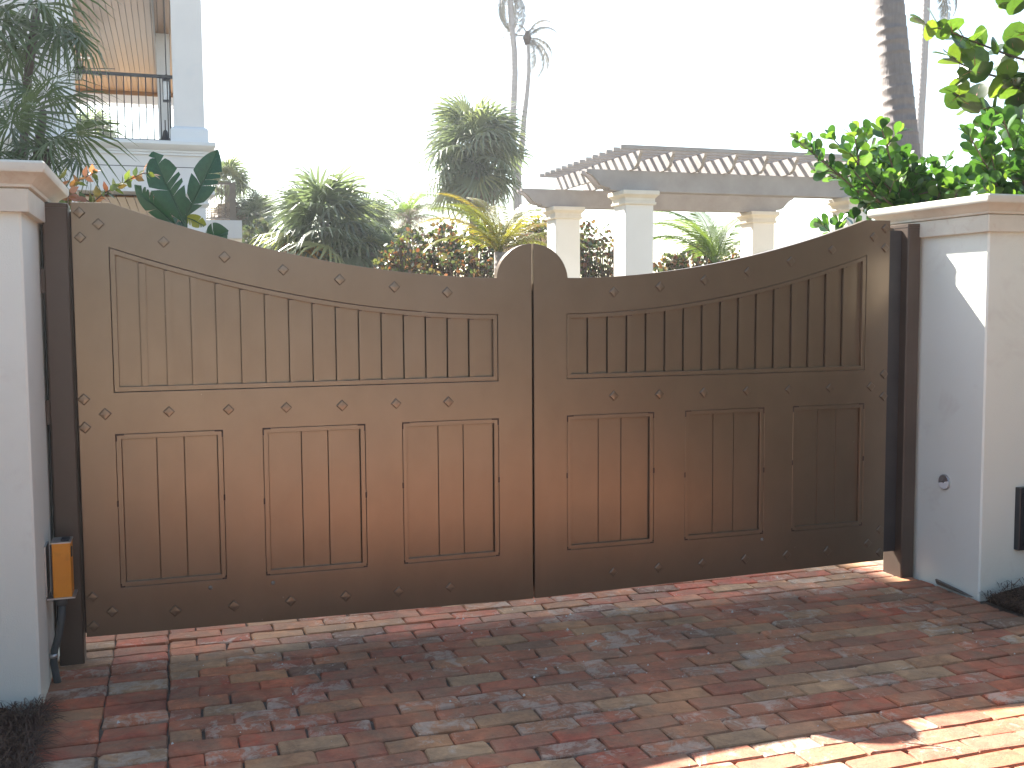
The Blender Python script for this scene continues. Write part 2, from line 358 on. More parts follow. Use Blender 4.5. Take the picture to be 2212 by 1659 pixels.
def brick_mesh(L):
    key = 'f' if L > .17 else 'h'
    if key not in BR:
        BR[key] = []
        for i in range(NV if key == 'f' else 6):
            mb = brick_mb(BL if key == 'f' else BL*.47, BW, i+(0 if key == 'f' else 50)); me = mb.mesh('brick_'+key); me.materials.append(M['brick']); BR[key].append((mb, me))
    return BR[key]
rb = random.Random(3); bricks = []
y = 4.5; row = 0
while y > -4.98:
    ph = 0 if row % 2 == 0 else .235/2
    shift = rb.uniform(-.022, .022)
    x = -1.675
    if ph: bricks.append((x+.118/2, y, .118, 0)); x += .118
    x += 0
    while x < 1.95:
        L = .235+rb.uniform(-.006, .006)
        if x+L > 2.0: break
        bricks.append((x+L/2+shift*.3, y+rb.uniform(-.003, .003), L, 0)); x += L
    if 1.96-x > .075: bricks.append(((x+1.96)/2, y, min(.118, 1.96-x), 0))
    y -= .1063; row += 1
for (cx, tilt) in ((-1.79, .0), (-2.018, .0), (2.085, .0)):
    y = 4.5
    while y > -4.98:
        bricks.append((cx+rb.uniform(-.004, .004)+(.045*(y+1.1)/1.4*-1 if cx == -1.79 and False else 0), y, .228, 0)); y -= .1155
def project(p):
    d = Vector(p)-CAMP; z = d.dot(fw)
    return (1106+F_*d.dot(rt)/z, 829.5-F_*d.dot(up)/z, z) if z > .1 else (9e9, 9e9, 9e9)
vis = []
for b_ in bricks:
    X, Y, Z = project((b_[0], b_[1], 0))
    inside = -20 < X < 2232 and Y < 1680 and not (b_[1] > .40)
    vis.append((Z if inside else 1e6+abs(b_[1]), b_))
vis.sort(key=lambda q: q[0])
rest = MB()
for i, (q, (x, y, L, a)) in enumerate(vis):
    mb, me = rb.choice(brick_mesh(L)); flip = rb.random() < .5
    sx = min(1.04, (L-.0035)/(BL if L > .17 else BL*.47)); z = rb.uniform(-.003, .003)
    rot = Euler((rb.uniform(-.018, .018), rb.uniform(-.01, .01), rb.uniform(-.012, .012)+(math.pi if flip else 0)))
    if i < 300:
        link('brick', me, drive, (x, y, z), rot, (sx, rb.uniform(.97, 1.03), 1))
    else:
        mt = Matrix.LocRotScale(Vector((x, y, z)), rot, Vector((sx, 1, 1)))
        rest.add([mt @ Vector(v) for v in mb.v], mb.f, rb.random()+.001)
stuff(rest.obj('outer_bricks', 'brick', drive, fix=False))
# grit and shell crumbs lying on the paving
rg = random.Random(11); gm = MB()
for i in range(170):
    x, y = rg.uniform(-2.0, 2.1), rg.uniform(-2.0, .3); s_ = rg.choice([.0015, .002, .003, .004, .007])*rg.uniform(.7, 1.2)
    gm.add([(x+s_, y, .004), (x-s_*.6, y+s_*.8, .003), (x-s_*.5, y-s_, .004), (x, y, .004+s_*1.2)], [(0, 1, 3), (1, 2, 3), (2, 0, 3)])
g = gm.obj('shell_grit', 'pebble'); stuff(g); tag(g, 'tiny white shell crumbs scattered over the brick drive', 'grit')
# dead twig lying in the sun patch
tw = MB().tube([(.70, -1.79, .008), (.74, -1.83, .012), (.80, -1.86, .007), (.83, -1.90, .006)], [.002, .0022, .0015, .001], 5).obj('twig', 'dead')
tag(tw, 'thin pale dead twig lying on the sunlit bricks', 'twig')

# mulch beds
def bed(name, x0, x1, y0, y1, seed, lab):
    rr = random.Random(seed); n, m_ = 26, 34; vs = []; fs = []
    for i in range(n+1):
        for j in range(m_+1):
            fx, fy = i/n, j/m_; x = x0+(x1-x0)*fx; y = y0+(y1-y0)*fy
            e = min(fx, 1-fx)*(x1-x0); h = min(1, max(0, e)/.22)
            wob = .022*math.sin(y*7.3+seed)+.015*math.sin(y*19)
            vs.append((x+(wob if fx in (0, 1) else wob*.5), y, -.05+(.085+rr.uniform(-.012, .012)+.02*math.sin(x*5+y*3))*h**.6+.02))
    for i in range(n):
        for j in range(m_): fs.append((i*(m_+1)+j, (i+1)*(m_+1)+j, (i+1)*(m_+1)+j+1, i*(m_+1)+j+1))
    b_ = MB().add(vs, fs).obj(name, 'straw_bed', smooth=True); struct(b_); return b_
bed('bed_left', -5.0, -2.14, -6.5, -.3, 1, '')
bed('bed_right', 2.25, 5.2, -6.5, -.3, 2, '')
def straw(x0, x1, y0, y1, count, seed, lab):
    rr = random.Random(seed); mb = MB()
    for i in range(count):
        u = rr.random()**1.5; x = (x1+(x0-x1)*u) if x0 < -2 else (x0+(x1-x0)*u); y = rr.uniform(y0, y1)
        a = rr.uniform(0, math.tau); L = rr.uniform(.04, .13); up_ = rr.uniform(.0, .05); z = .045+rr.uniform(-.03, .03) if abs(x) > 2.3 else .02+rr.uniform(-.01, .01)
        p0 = Vector((x, y, z)); p2 = p0+Vector((math.cos(a)*L, math.sin(a)*L, rr.uniform(-.02, .03))); p1 = (p0+p2)/2+Vector((0, 0, up_*.6)); w = Vector((-math.sin(a), math.cos(a), .3))*rr.uniform(.0008, .002)
        mb.add([p0-w, p0+w, p1-w, p1+w, p2], [(0, 1, 3, 2), (2, 3, 4)], rr.random()+.001)
    s_ = mb.obj('pine_straw', 'straw', fix=False); stuff(s_); tag(s_, lab, 'mulch')
straw(-3.3, -2.10, -1.5, -.52, 9000, 5, 'dark brown pine straw mulch heaped beside the left gate pillar')
straw(2.22, 3.3, -1.6, -.50, 8000, 6, 'dark brown pine straw mulch heaped beside the right gate pillar')

# ------------------------------------------------------------------ gate pillars
CAPP = [(-.028, 1.845), (-.030, 1.850), (-.030, 1.926), (-.024, 1.930), (-.040, 1.932), (-.044, 1.942), (-.052, 1.948), (-.060, 1.958), (-.074, 1.970), (-.092, 1.980), (-.097, 1.990), (-.097, 2.012), (-.090, 2.020)]
def pillar(x0, x1, y0, y1, lab):
    t_ = thing('gate_pillar', lab, 'pillar', ((x0+x1)/2, (y0+y1)/2, 0), 0, 'stucco pillars flanking the gate')
    ox, oy = (x0+x1)/2, (y0+y1)/2; a, b_ = (x1-x0)/2, (y1-y0)/2
    MB().rings([(0, -.06), (0, 1.846)], -a, a, -b_, b_, chamf=.008).obj('shaft', 'stucco', t_)
    autosmooth(MB().rings(CAPP[:4]+[(.02, 1.930)], -a, a, -b_, b_, chamf=.004).obj('frieze', 'cap', t_))
    cp = [(.0, 1.927)]+CAPP[4:]+[(.05, 2.034)]
    autosmooth(MB().rings(cp, -a, a, -b_, b_, chamf=.006).obj('cap', 'cap', t_), 28)
    return t_
pL = pillar(-2.83, -2.126, -.495, .21, 'cream stucco gate pillar with the orange box fixed near its foot')
pR = pillar(2.222, 2.93, -.462, .27, 'cream stucco gate pillar with sunlit patch and round silver reflector')

# ------------------------------------------------------------------ gate
def ztop(x):
    x = abs(x); return 1.626 if x < .17 else (1.626+.305*((x-.17)/1.68)**1.9 if x < 1.85 else 1.931)
def zpan(x):
    return 1.457+.292*max(0, (abs(x)-.172)/1.687)**1.9
def leaf(sg, lab):
    rootz = 0
    t_ = thing('gate_leaf', lab, 'gate leaf', (sg*2.0, .0, 0), 0, 'two leaves of the bronze driveway gate')
    ox = -sg*2.0
    X = lambda x: sg*x+ox
    def pl(l): return [(X(a), b_) for a, b_ in l]
    zb = lambda x: .112-.022*(1-x/2)
    out = [(.005, zb(0)), (2.0, zb(2)), (2.0, 1.931), (1.87, 1.931)]
    x = 1.85
    while x > .185: out.append((x, ztop(x))); x -= .06
    out.append((.178, 1.627))
    for i in range(0, 13):
        a = R(6+ (90-6)*i/12*.985); out.append((.003+.175*math.cos(a), 1.611+.175*math.sin(a)))
    out.append((.005, 1.786))
    LP = [(1.859, 1.424), (1.255, .8035), (.633, .172)]
    L0, L1 = .968, .312
    up_h = [(.172, 1.144), (1.859, 1.144)]+[(1.859-(1.687*i/24), zpan(1.859-1.687*i/24)) for i in range(25)]
    holes = [up_h]+[[(a, L0), (b_, L0), (b_, L1), (a, L1)] for a, b_ in LP]
    plate('frame', [pl(out)]+[pl(h) for h in holes], .045, .0014, 'gate', t_, -.002)
    # upper moulding
    g, w = .0022, .021
    def upm(ins):
        pts = [(.172+ins, 1.144+ins), (1.859-ins, 1.144+ins)]
        for i in range(25):
            xx = (1.859-ins)-(1.687-2*ins)*i/24; pts.append((xx, zpan(xx)-ins))
        return pts
    plate('moulding', [pl(upm(g)), pl(upm(g+w))], .030, .0014, 'gate', t_, .0005)
    for a, b_ in LP:
        rc = lambda i: [(b_+i, L1+i), (a-i, L1+i), (a-i, L0-i), (b_+i, L0-i)]
        g, w = .0014, .021
        plate('moulding', [pl(rc(g)), pl(rc(g+w))], .030, .0014, 'gate', t_, -.0005)
    # boards of the upper panel and the battens over their joints
    p0, p1 = .172+g+w, 1.859-g-w; n = 16; pw = (p1-p0)/n
    bt = None
    for i in range(n):
        jl, jr = p0+i*pw, p0+(i+1)*pw; wide, thin_ = .0149, .0136
        a = jl if i == 0 else jl+(wide if sg < 0 else thin_)
        b_ = jr if i == n-1 else jr-(thin_ if sg < 0 else wide)
        poly = [(X(a), 1.144), (X(b_), 1.144), (X(b_), zpan(b_)-.018), (X(a), zpan(a)-.018)]
        MB().prism(poly, 'y', .0215, .034).obj('board', 'gate', t_)
        if i:
            c = p0+i*pw+sg*0.001; h = .0125
            poly = [(X(c-h), 1.144+g+w+.0015), (X(c+h), 1.144+g+w+.0015), (X(c+h), zpan(c+h)-g-w-.0012), (X(c-h), zpan(c-h)-g-w-.0012)]
            MB().prism(poly, 'y', .0065, .0212).obj('batten', 'gate', t_)
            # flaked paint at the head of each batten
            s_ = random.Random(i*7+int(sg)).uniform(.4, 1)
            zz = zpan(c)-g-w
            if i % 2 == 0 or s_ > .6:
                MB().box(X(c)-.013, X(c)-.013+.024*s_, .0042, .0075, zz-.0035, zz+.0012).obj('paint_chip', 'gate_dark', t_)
    for k, (a, b_) in enumerate(LP):
        q0, q1 = b_+g+w, a-g-w; n = 3; pw = (q1-q0)/n
        for i in range(n):
            sh = [.0, .008, -.01, 0]
            a2, b2 = q0+i*pw+sh[i]+.0010, q0+(i+1)*pw+sh[i+1]-.0010
            MB().box(min(X(a2), X(b2)), max(X(a2), X(b2)), .0165, .034, L1+.01, L0-.01, .0016).obj('board', 'gate', t_)
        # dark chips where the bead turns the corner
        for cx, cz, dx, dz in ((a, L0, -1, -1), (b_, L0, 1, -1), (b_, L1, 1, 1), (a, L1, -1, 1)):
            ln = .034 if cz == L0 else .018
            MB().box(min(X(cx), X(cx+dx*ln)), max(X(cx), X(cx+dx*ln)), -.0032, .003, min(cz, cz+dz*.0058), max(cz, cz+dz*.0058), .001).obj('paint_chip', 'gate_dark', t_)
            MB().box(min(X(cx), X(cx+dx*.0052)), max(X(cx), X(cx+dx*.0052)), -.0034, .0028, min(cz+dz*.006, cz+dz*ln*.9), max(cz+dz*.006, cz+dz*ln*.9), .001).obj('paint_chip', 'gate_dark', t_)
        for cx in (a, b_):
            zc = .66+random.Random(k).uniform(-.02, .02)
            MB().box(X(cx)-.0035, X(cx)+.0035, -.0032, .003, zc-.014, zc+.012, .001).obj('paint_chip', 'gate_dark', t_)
    MB().box(min(X(.16), X(1.87)), max(X(.16), X(1.87)), .0435, .048, 1.13, 1.47).obj('leak_backing', 'gate', t_)  # backing sheets added behind the boards to stop sunlight leaking through
    bpoly = [(X(1.87), 1.4705), (X(.16), 1.4705)]+[(X(.16+1.71*i/16), zpan(max(.172, .16+1.71*i/16))+.014) for i in range(17)]
    MB().prism(bpoly, 'y', .0435, .048).obj('leak_backing', 'gate', t_)
    MB().box(min(X(.16), X(1.87)), max(X(.16), X(1.87)), .0435, .048, .30, .98).obj('leak_backing', 'gate', t_)
    MB().box(min(X(-.004), X(.03)), max(X(-.004), X(.03)), .052+.012*(sg > 0), .058+.012*(sg > 0), .13, 1.60).obj('meeting_strip', 'gate', t_)
    # clavos
    h = .0245
    rm = MB().add([(h, 0, 0), (0, 0, h), (-h, 0, 0), (0, 0, -h), (h, -.0045, 0), (0, -.0045, h), (-h, -.0045, 0), (0, -.0045, -h),
                   (h*.84, -.0075, 0), (0, -.0075, h*.84), (-h*.84, -.0075, 0), (0, -.0075, -h*.84), (0, -.0088, 0)],
                  [(0, 1, 5, 4), (1, 2, 6, 5), (2, 3, 7, 6), (3, 0, 4, 7), (4, 5, 9, 8), (5, 6, 10, 9), (6, 7, 11, 10), (7, 4, 8, 11), (8, 9, 12), (9, 10, 12), (10, 11, 12), (11, 8, 12)]).mesh('rivet')
    rm.materials.append(M['gate']); rm.materials.append(M['gate_dark'])
    bmr = bmesh.new(); bmr.from_mesh(rm); hh = h*1.05
    dark_rim = bmr.faces.new([bmr.verts.new(v) for v in ((hh, -.0006, 0), (0, -.0006, hh), (-hh, -.0006, 0), (0, -.0006, -hh))]); dark_rim.material_index = 1  # thin dark rim laid under each rivet to outline it
    bmr.to_mesh(rm); bmr.free()
    xs = [.415+.2455*i for i in range(6)]+[1.896]
    tr = [1.5595, 1.5844, 1.6167, 1.6588, 1.7122, 1.7735, 1.8435]
    P = [(x, z) for x, z in zip(xs, tr)]+[(x, 1.056) for x in xs]+[(x, .193-.012*(1-x/1.9)) for x in xs]
    P[20] = (1.896, .213)
    P += [(1.968, 1.889), (1.968, 1.788), (1.977, 1.12), (1.977, 1.002), (1.972, .282), (1.972, .157)]
    rv = random.Random(5)
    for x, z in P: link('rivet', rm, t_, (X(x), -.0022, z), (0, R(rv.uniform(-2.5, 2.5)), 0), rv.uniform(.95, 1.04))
    bm = MB()
    for th in range(0, 4):
        pass
    bolts = [(1.493, .279), (1.226, .276)] if sg < 0 else [(1.25, .282)]
    for x, z in bolts:
        rr = .0095; vs = []; fs = []; n = 10
        for k, (q, d) in enumerate(((1, 0), (.85, -.005), (.45, -.0085))):
            vs += [(rr*q*math.cos(math.tau*j/n), d, rr*q*math.sin(math.tau*j/n)) for j in range(n)]
        for k in range(2):
            for j in range(n): fs.append((k*n+j, k*n+(j+1) % n, (k+1)*n+(j+1) % n, (k+1)*n+j))
        fs.append(tuple(range(2*n, 3*n)))
        MB().add(vs, fs).obj('bolt', 'taupe', t_, True, loc=(X(x), -.0022, z))
    return t_
gl = leaf(-1, 'bronze gate leaf nearest the orange box, its face evenly lit')
gr = leaf(1, 'bronze gate leaf beside the pillar with the silver reflector, darker and flecked')

def post(x0, x1, y0, y1, z1, lab):
    t_ = thing('gate_post', lab, 'gate post', ((x0+x1)/2, y0, 0), 0, 'square bronze posts the leaves hang on')
    ox = (x0+x1)/2
    autosmooth(MB().rings([(0, -.02), (0, z1-.02), (.0015, z1-.0195)], x0-ox, x1-ox, 0, y1-y0, chamf=.006).obj('post_tube', 'post', t_))
    autosmooth(MB().rings([(-.0015, z1-.019), (-.0015, z1-.002), (.003, z1+.001)], x0-ox, x1-ox, 0, y1-y0, chamf=.006).obj('post_cap', 'post', t_))
    return t_, ox
tl, ox = post(-2.108, -2.012, -.008, .10, 1.926, 'square bronze gate post behind the orange box')
MB().box(-.0645, .10, .112, .125, .10, 1.90).obj('gap_light_block', 'iron', tl)  # dark plate added to keep sunlight out of the left post gaps
for z in (1.56, 1.02, .36): MB().box(-.0155-.048, -.0485, .012, .06, z, z+.1).obj('hinge_plate', 'post', tl)
tr_, ox = post(2.121, 2.205, .004, .16, 1.918, 'square bronze gate post against the pillar with the reflector')
MB().box(1.96-ox, 2.119-ox, .052, .075, .14, 1.884).obj('gap_light_block', 'iron', tr_)  # dark gap cover added to block sun; top edge set for the shadow
for z in (1.885,):
    MB().box(1.99-ox, 2.121-ox, .125, .15, z, z+.018, .002).obj('hinge_arm', 'gate', tr_)

# ------------------------------------------------------------------ small fittings
t_ = thing('operator_box', 'orange metal box on a bracket low on the left pillar', 'control box', (-2.07, -.2, 0))
MB().rings([(0, .352), (0, .568)], -.028, .040, -.032, .07, chamf=.002).obj('cover', 'orange', t_)
MB().box(-.031, .0425, -.034, .073, .5682, .5735).obj('lid', 'galv', t_)
MB().box(.004, .036, -.015, .04, .5736, .5815, .002).obj('catch', 'black', t_)
MB().box(.0402, .0455, -.022, .0, .51, .55, .0015).obj('catch', 'black', t_)
MB().box(-.0345, -.029, -.03, .06, .36, .565).obj('seal', 'black', t_)
MB().box(-.052, .052, -.038, .078, .3455, .3515).obj('bracket_shelf', 'galv', t_)
MB().box(-.0555, -.0495, -.036, .075, .36, .56).obj('bracket_back', 'galv', t_)
tb = MB(); tb.tube([(.0, 0, .345), (.0, 0, .315)], .021, 14); tb.obj('conduit_fitting', 'conduit', t_, True)
c_pts = [(.0, 0, .318), (-.004, 0, .26), (-.018, 0, .19), (-.036, 0, .13), (-.040, 0, .08), (-.034, 0, .03), (-.026, 0, -.02)]
MB().tube(c_pts, .0145, 12).obj('conduit', 'conduit', t_, True)
MB().tube([(-.039, 0, .102), (-.040, 0, .118)], .0175, 12).obj('conduit_clip', 'galv', t_, True)

t_ = thing('reflector', 'round silver gate reflector fixed low on the sun-marked pillar', 'reflector', (2.222, -.2, .557))
def disc(rad, x, d, n=28, zsplit=None, half=0):
    vs = []; fs = []
    pts = [(rad*math.cos(math.tau*i/n), rad*math.sin(math.tau*i/n)) for i in range(n)]
    if half: 
        m0 = 0 if half > 0 else math.pi
        pts = [(rad*math.cos(m0+math.pi*i/n), rad*math.sin(m0+math.pi*i/n)) for i in range(n+1)]
    return MB().prism(pts, 'x', x, x-d)
disc(.041, .002, .010).obj('rim', 'galv', t_, False)
o = disc(.036, -.0085, .003, half=-1).obj('lower_reflector', 'white', t_); o.rotation_euler = (R(-14), 0, 0)
o = disc(.036, -.0085, .0022, half=1).obj('upper_reflector', 'mirror', t_); o.rotation_euler = (R(-14), 0, 0)
MB().tube([(-.008, 0, 0), (-.013, 0, 0)], .005, 10).obj('screw', 'black', t_)

t_ = thing('meter_box', 'dark slate blue box cut by the frame edge, on the right pillar front', 'wall box', (2.53, -.462, .405))
MB().rings([(0, -.165), (0, .155)], -.098, .098, -.036, .002, chamf=.004).obj('housing', 'black', t_)
MB().box(-.085, .085, -.0395, -.0362, -.145, .135).obj('door_panel', 'black', t_)

t_ = MB().add([(0, -.15, 0), (0, .10, .0), (-.004, .12, .028), (.004, -.02, .012), (-.012, -.14, -.002), (-.012, .11, .002), (-.016, .118, .026), (-.012, -.02, .010)],
              [(0, 1, 2, 3), (4, 7, 6, 5), (0, 4, 5, 1), (1, 5, 6, 2), (2, 6, 7, 3), (3, 7, 4, 0)]).obj('slate_shard', 'slate', loc=(2.205, -.30, .008))
tag(t_, 'dark wedge of slate leaning on the foot of the right pillar', 'stone')

# ------------------------------------------------------------------ pergola
pg = thing('pergola', 'weathered white timber pergola on four square columns beyond the gate', 'pergola', (4.0, 8.0, 0))
def column(x, y, ztop_, lab=None):
    c = MB().rings([(0, -.05), (0, ztop_-.19)], x, x+.40, y, y+.40, chamf=.006).obj('column', 'ivory', pg)
    cp = [(.03, ztop_-.20), (-.022, ztop_-.185), (-.030, ztop_-.175), (-.030, ztop_-.150), (-.016, ztop_-.146), (-.018, ztop_-.10), (-.045, ztop_-.07), (-.062, ztop_-.055), (-.062, ztop_-.012), (-.056, ztop_-.0015)]
    autosmooth(MB().rings(cp, x, x+.40, y, y+.40, chamf=.004).obj('capital', 'ivory_cap', c), 30)
for x, y in ((.12, .08), (-.02+.04, 2.46), (3.58, .08), (3.46, 2.46)): column(x, y, 3.0)
def beam_poly(a, b_, z0, z1, sc):
    """ogee-ended beam outline: long axis a..b_"""
    h = z1-z0; e = []
    prof = [(0, 1), (0, .86), (.07, .80), (.20, .70), (.34, .50), (.46, .28), (.60, .17), (.78, .13), (.80, .04), (1, .0)]
    for u, v in prof: e.append((a+sc*u, z0+h*v))
    for u, v in reversed(prof): e.append((b_-sc*u, z0+h*v))
    return e
for y, x0, x1 in ((.17, -.40, 4.75), (2.55, -.50, 4.28)):
    MB().prism(beam_poly(x0, x1, 3.0, 3.27, .42), 'y', y, y+.055).obj('beam', 'pergola', pg)
    MB().prism(beam_poly(x0, x1, 3.0, 3.27, .42), 'y', y+.18, y+.235).obj('beam', 'pergola', pg)
xr = .20
for i in range(9):
    MB().prism(beam_poly(-.17, 3.05, 3.2705, 3.485, .20), 'x', xr, xr+.045).obj('rafter', 'pergola', pg); xr += .468
for i in range(14):
    y = -.24+i*.238
    MB().box(-.09, 4.55, y, y+.045, 3.4855, 3.54, .003).obj('purlin', 'pergola', pg)

# ------------------------------------------------------------------ house
H = thing('house', 'tall white stucco house with wood-ceiled balcony at the left', 'house', (-1.092, 11.184, 0), 0)
B = MB
B().box(-15, -1.75, .10, .45, -.08, 6.95).obj('wall', 'house', H)
B().box(-15, -1.75, .10, 11.3, 6.951, 12.3).obj('upper_storey', 'house', H)
B().box(-15, -5.6, .451, 11.3, -.08, 6.95).obj('wall', 'house', H)
B().box(-1.97, -1.735, .0, .40, 3.851, 11.4).obj('pilaster', 'house_trim', H)
B().box(-2.44, -2.40, .06, .12, 3.86, 11.3).obj('pilaster', 'house_trim', H)
B().box(-1.735, .0, 0.0, 11.3, 6.95, 7.6).obj('roof', 'house', H)
B().box(-1.752, -.43, .0, .20, 6.60, 6.95).obj('header', 'house_trim', H)
c = B().rings([(0, 4.0), (0, 6.95)], -.42, .0, 0, .42, chamf=.005).obj('column', 'house', H)
autosmooth(B().rings([(-.05, 3.852), (-.05, 4.02), (-.035, 4.05), (-.012, 4.065), (0, 4.075)], -.42, .0, 0, .42, chamf=.004).obj('plinth', 'house_trim', c))
led = [(0, 3.66), (-.012, 3.662), (-.012, 3.69), (-.03, 3.70), (-.035, 3.725), (-.055, 3.735), (-.085, 3.75), (-.115, 3.78), (-.13, 3.80), (-.13, 3.845), (-.12, 3.85)]
autosmooth(B().rings(led, -6, .01, 0.0, 11.2, chamf=.004).obj('cornice', 'house_trim', H))
B().box(-6, -.02, .02, .5, 3.502, 3.66).obj('band', 'house', H)
B().box(-6, -.02, .03, .5, 3.49, 3.502).obj('band_groove', 'iron', H)
B().box(-6, -.02, .012, .5, 3.14, 3.49).obj('band', 'house', H)
B().box(-5.6, -.02, .5, 11, 3.30, 3.66).obj('floor_slab', 'house', H)
c = B().rings([(0, -.05), (0, 2.96)], -.30, -.012, .02, .32, chamf=.005).obj('column', 'house', H)
autosmooth(B().rings([(0, 2.93), (-.012, 2.94), (-.02, 2.955), (-.05, 2.975), (-.055, 3.0), (-.03, 3.01), (-.04, 3.05), (-.075, 3.09), (-.12, 3.11), (-.125, 3.155), (-.12, 3.1585)], -.30, -.012, .02, .32, chamf=.004).obj('capital', 'house_trim', c))
# lower porch ceiling boards, upper porch ceiling boards
rc = random.Random(9)
nb = 35; wd = 1.74/17
for i in range(nb):
    x = -.005-(i+1)*wd
    B().box(x+.004, x+wd-.004, .22 if x > -1.74 else .46, 11.25, 6.58, 6.60, .003).obj('ceiling_board', 'cedar', H)
for i in range(14):
    x = -1.74+i*.123
    B().box(x+.004, x+.119, .5, 9, 3.10, 3.125, .003).obj('ceiling_board', 'cedar', H)
B().box(-5.6, .0, .46, 11.29, 6.601, 6.64).obj('ceiling_backing', 'iron', H)
B().box(-1.75, -.02, .5, 9, 3.126, 3.138).obj('ceiling_backing', 'iron', H)
B().box(-5.6, .0, 10.75, 11.2, 6.30, 6.57).obj('far_beam', 'house_trim', H)
B().box(-5.6, .0, 10.68, 10.748, 6.49, 6.575).obj('cornice_strip', 'cedar', H)
B().box(-.66, -.425, 5.0, 5.3, 3.85, 6.575).obj('inner_column', 'house_trim', H)
B().box(-.70, -.665, .5, 10.6, 6.50, 6.575).obj('cornice_strip', 'iron', H)
# balcony railing
rl = B().box(-1.74, -.385, .10, .155, 4.762, 4.805, .004).obj('railing', 'iron', H)
B().box(-1.70, -.47, .11, .135, 3.875, 3.895).obj('bottom_rail', 'iron', rl)
for i in range(13):
    x = -1.665+i*.0975
    B().tube([(x, .125, 3.894), (x, .125, 4.763)], .0075, 6).obj('baluster', 'iron', rl, True)
B().box(-.475, -.455, .11, .14, 3.853, 4.763).obj('end_post', 'iron', rl)
for px, py, pd in ((195, 180, 20.5), (204, 209, 23.5), (40, 60, 20)):
    pass
for u, v, s_ in ((-2.05, 7.4, .10), (-2.0, 8.9, .10)):
    B().tube([(u, v, 6.579), (u, v, 6.565)], s_, 16).obj('downlight', 'white', H)
# lantern hung in the balcony
t_ = thing('lantern', 'black framed lantern with pale glass hanging in the balcony', 'lantern', at(360, 193, 16.2))
B().box(-.062, .062, -.062, .062, -.19, -.17).obj('base', 'iron', t_)
B().box(-.062, .062, -.062, .062, .12, .15).obj('roof', 'iron', t_)
B().rings([(0, .15), (.05, .23)], -.06, .06, -.06, .06).obj('hood', 'iron', t_)
for sx in (-1, 1):
    for sy in (-1, 1):
        B().box(sx*.056-.006, sx*.056+.006, sy*.056-.006, sy*.056+.006, -.17, .12).obj('corner_bar', 'iron', t_)
B().box(-.047, .047, -.047, .047, -.165, .115).obj('glass', 'glass', t_)
B().tube([(0, 0, .22), (0, 0, 1.6)], .008, 6).obj('chain', 'iron', t_)
t_ = thing('bell', 'small black bell shape beside the balcony column', 'bell', at(358, 304, 15.4))
prof = [(.085, 0), (.075, .02), (.05, .05), (.04, .10), (.03, .14), (.008, .16), (.008, .30)]
vs = []; fs = []; n = 14
for rr, z in prof: vs += [(rr*math.cos(math.tau*j/n), rr*math.sin(math.tau*j/n), z) for j in range(n)]
for k in range(len(prof)-1):
    for j in range(n): fs.append((k*n+j, k*n+(j+1) % n, (k+1)*n+(j+1) % n, (k+1)*n+j))
B().add(vs, fs).obj('bell_body', 'iron', t_, True)
# ceiling fan
fp = at(168, 148, 19.5)
t_ = thing('ceiling_fan', 'dark ceiling fan under the wooden balcony ceiling', 'ceiling fan', fp)
B().tube([(0, 0, -.10), (0, 0, -.02), (0, 0, .04), (0, 0, .10)], [.09, .14, .13, .04], 16).obj('motor', 'iron', t_, True)
B().tube([(0, 0, .10), (0, 0, max(.3, 6.57-fp.z))], .02, 8).obj('downrod', 'iron', t_, True)
B().tube([(0, 0, -.20), (0, 0, -.16), (0, 0, -.101)], [.04, .07, .075], 12).obj('lamp_bowl', 'white', t_, True)
for k in range(5):
    a = math.tau*k/5-.25
    o = B().prism([(.12, -.03), (.22, -.075), (.62, -.085), (.68, 0), (.62, .085), (.22, .075), (.12, .03)], 'z', -.008, .004).obj('blade', 'iron', t_); o.rotation_euler = (R(9), 0, a)

# low terrace to the right of the house
tp = at(448, 475, 23)
T = thing('terrace', 'small white terrace with dark railing beside the house', 'terrace', (tp.x, tp.y, 0), R(-3))
wx = (at(520, 475, 23)-tp).length; zt = tp.z
MB().box(-1.2, wx, 0, 3, zt-.40, zt).obj('parapet', 'house_trim', T)
MB().rings([(.34, zt-.7), (.30, zt-.45), (.02, zt-.401)], -1.2, wx, 0, 3).obj('corbel', 'house_trim', T)
MB().box(-1.0, wx-.34, .3, 2.8, -.05, zt-.7).obj('wall', 'house_trim', T)
zr = at(448, 393, 23).z
rl = MB().box(-.15, wx-.12, .05, .12, zr-.05, zr).obj('railing', 'taupe', T)
MB().box(wx-.25, wx-.12, .02, .15, zt, zr-.051).obj('end_post', 'taupe', rl)
MB().box(-.14, wx-.251, .06, .10, zt+.03, zt+.06).obj('bottom_rail', 'taupe', rl)
for i in range(7): MB().box(-.08+i*.078, -.066+i*.078, .07, .085, zt+.061, zr-.051).obj('baluster', 'taupe', rl)

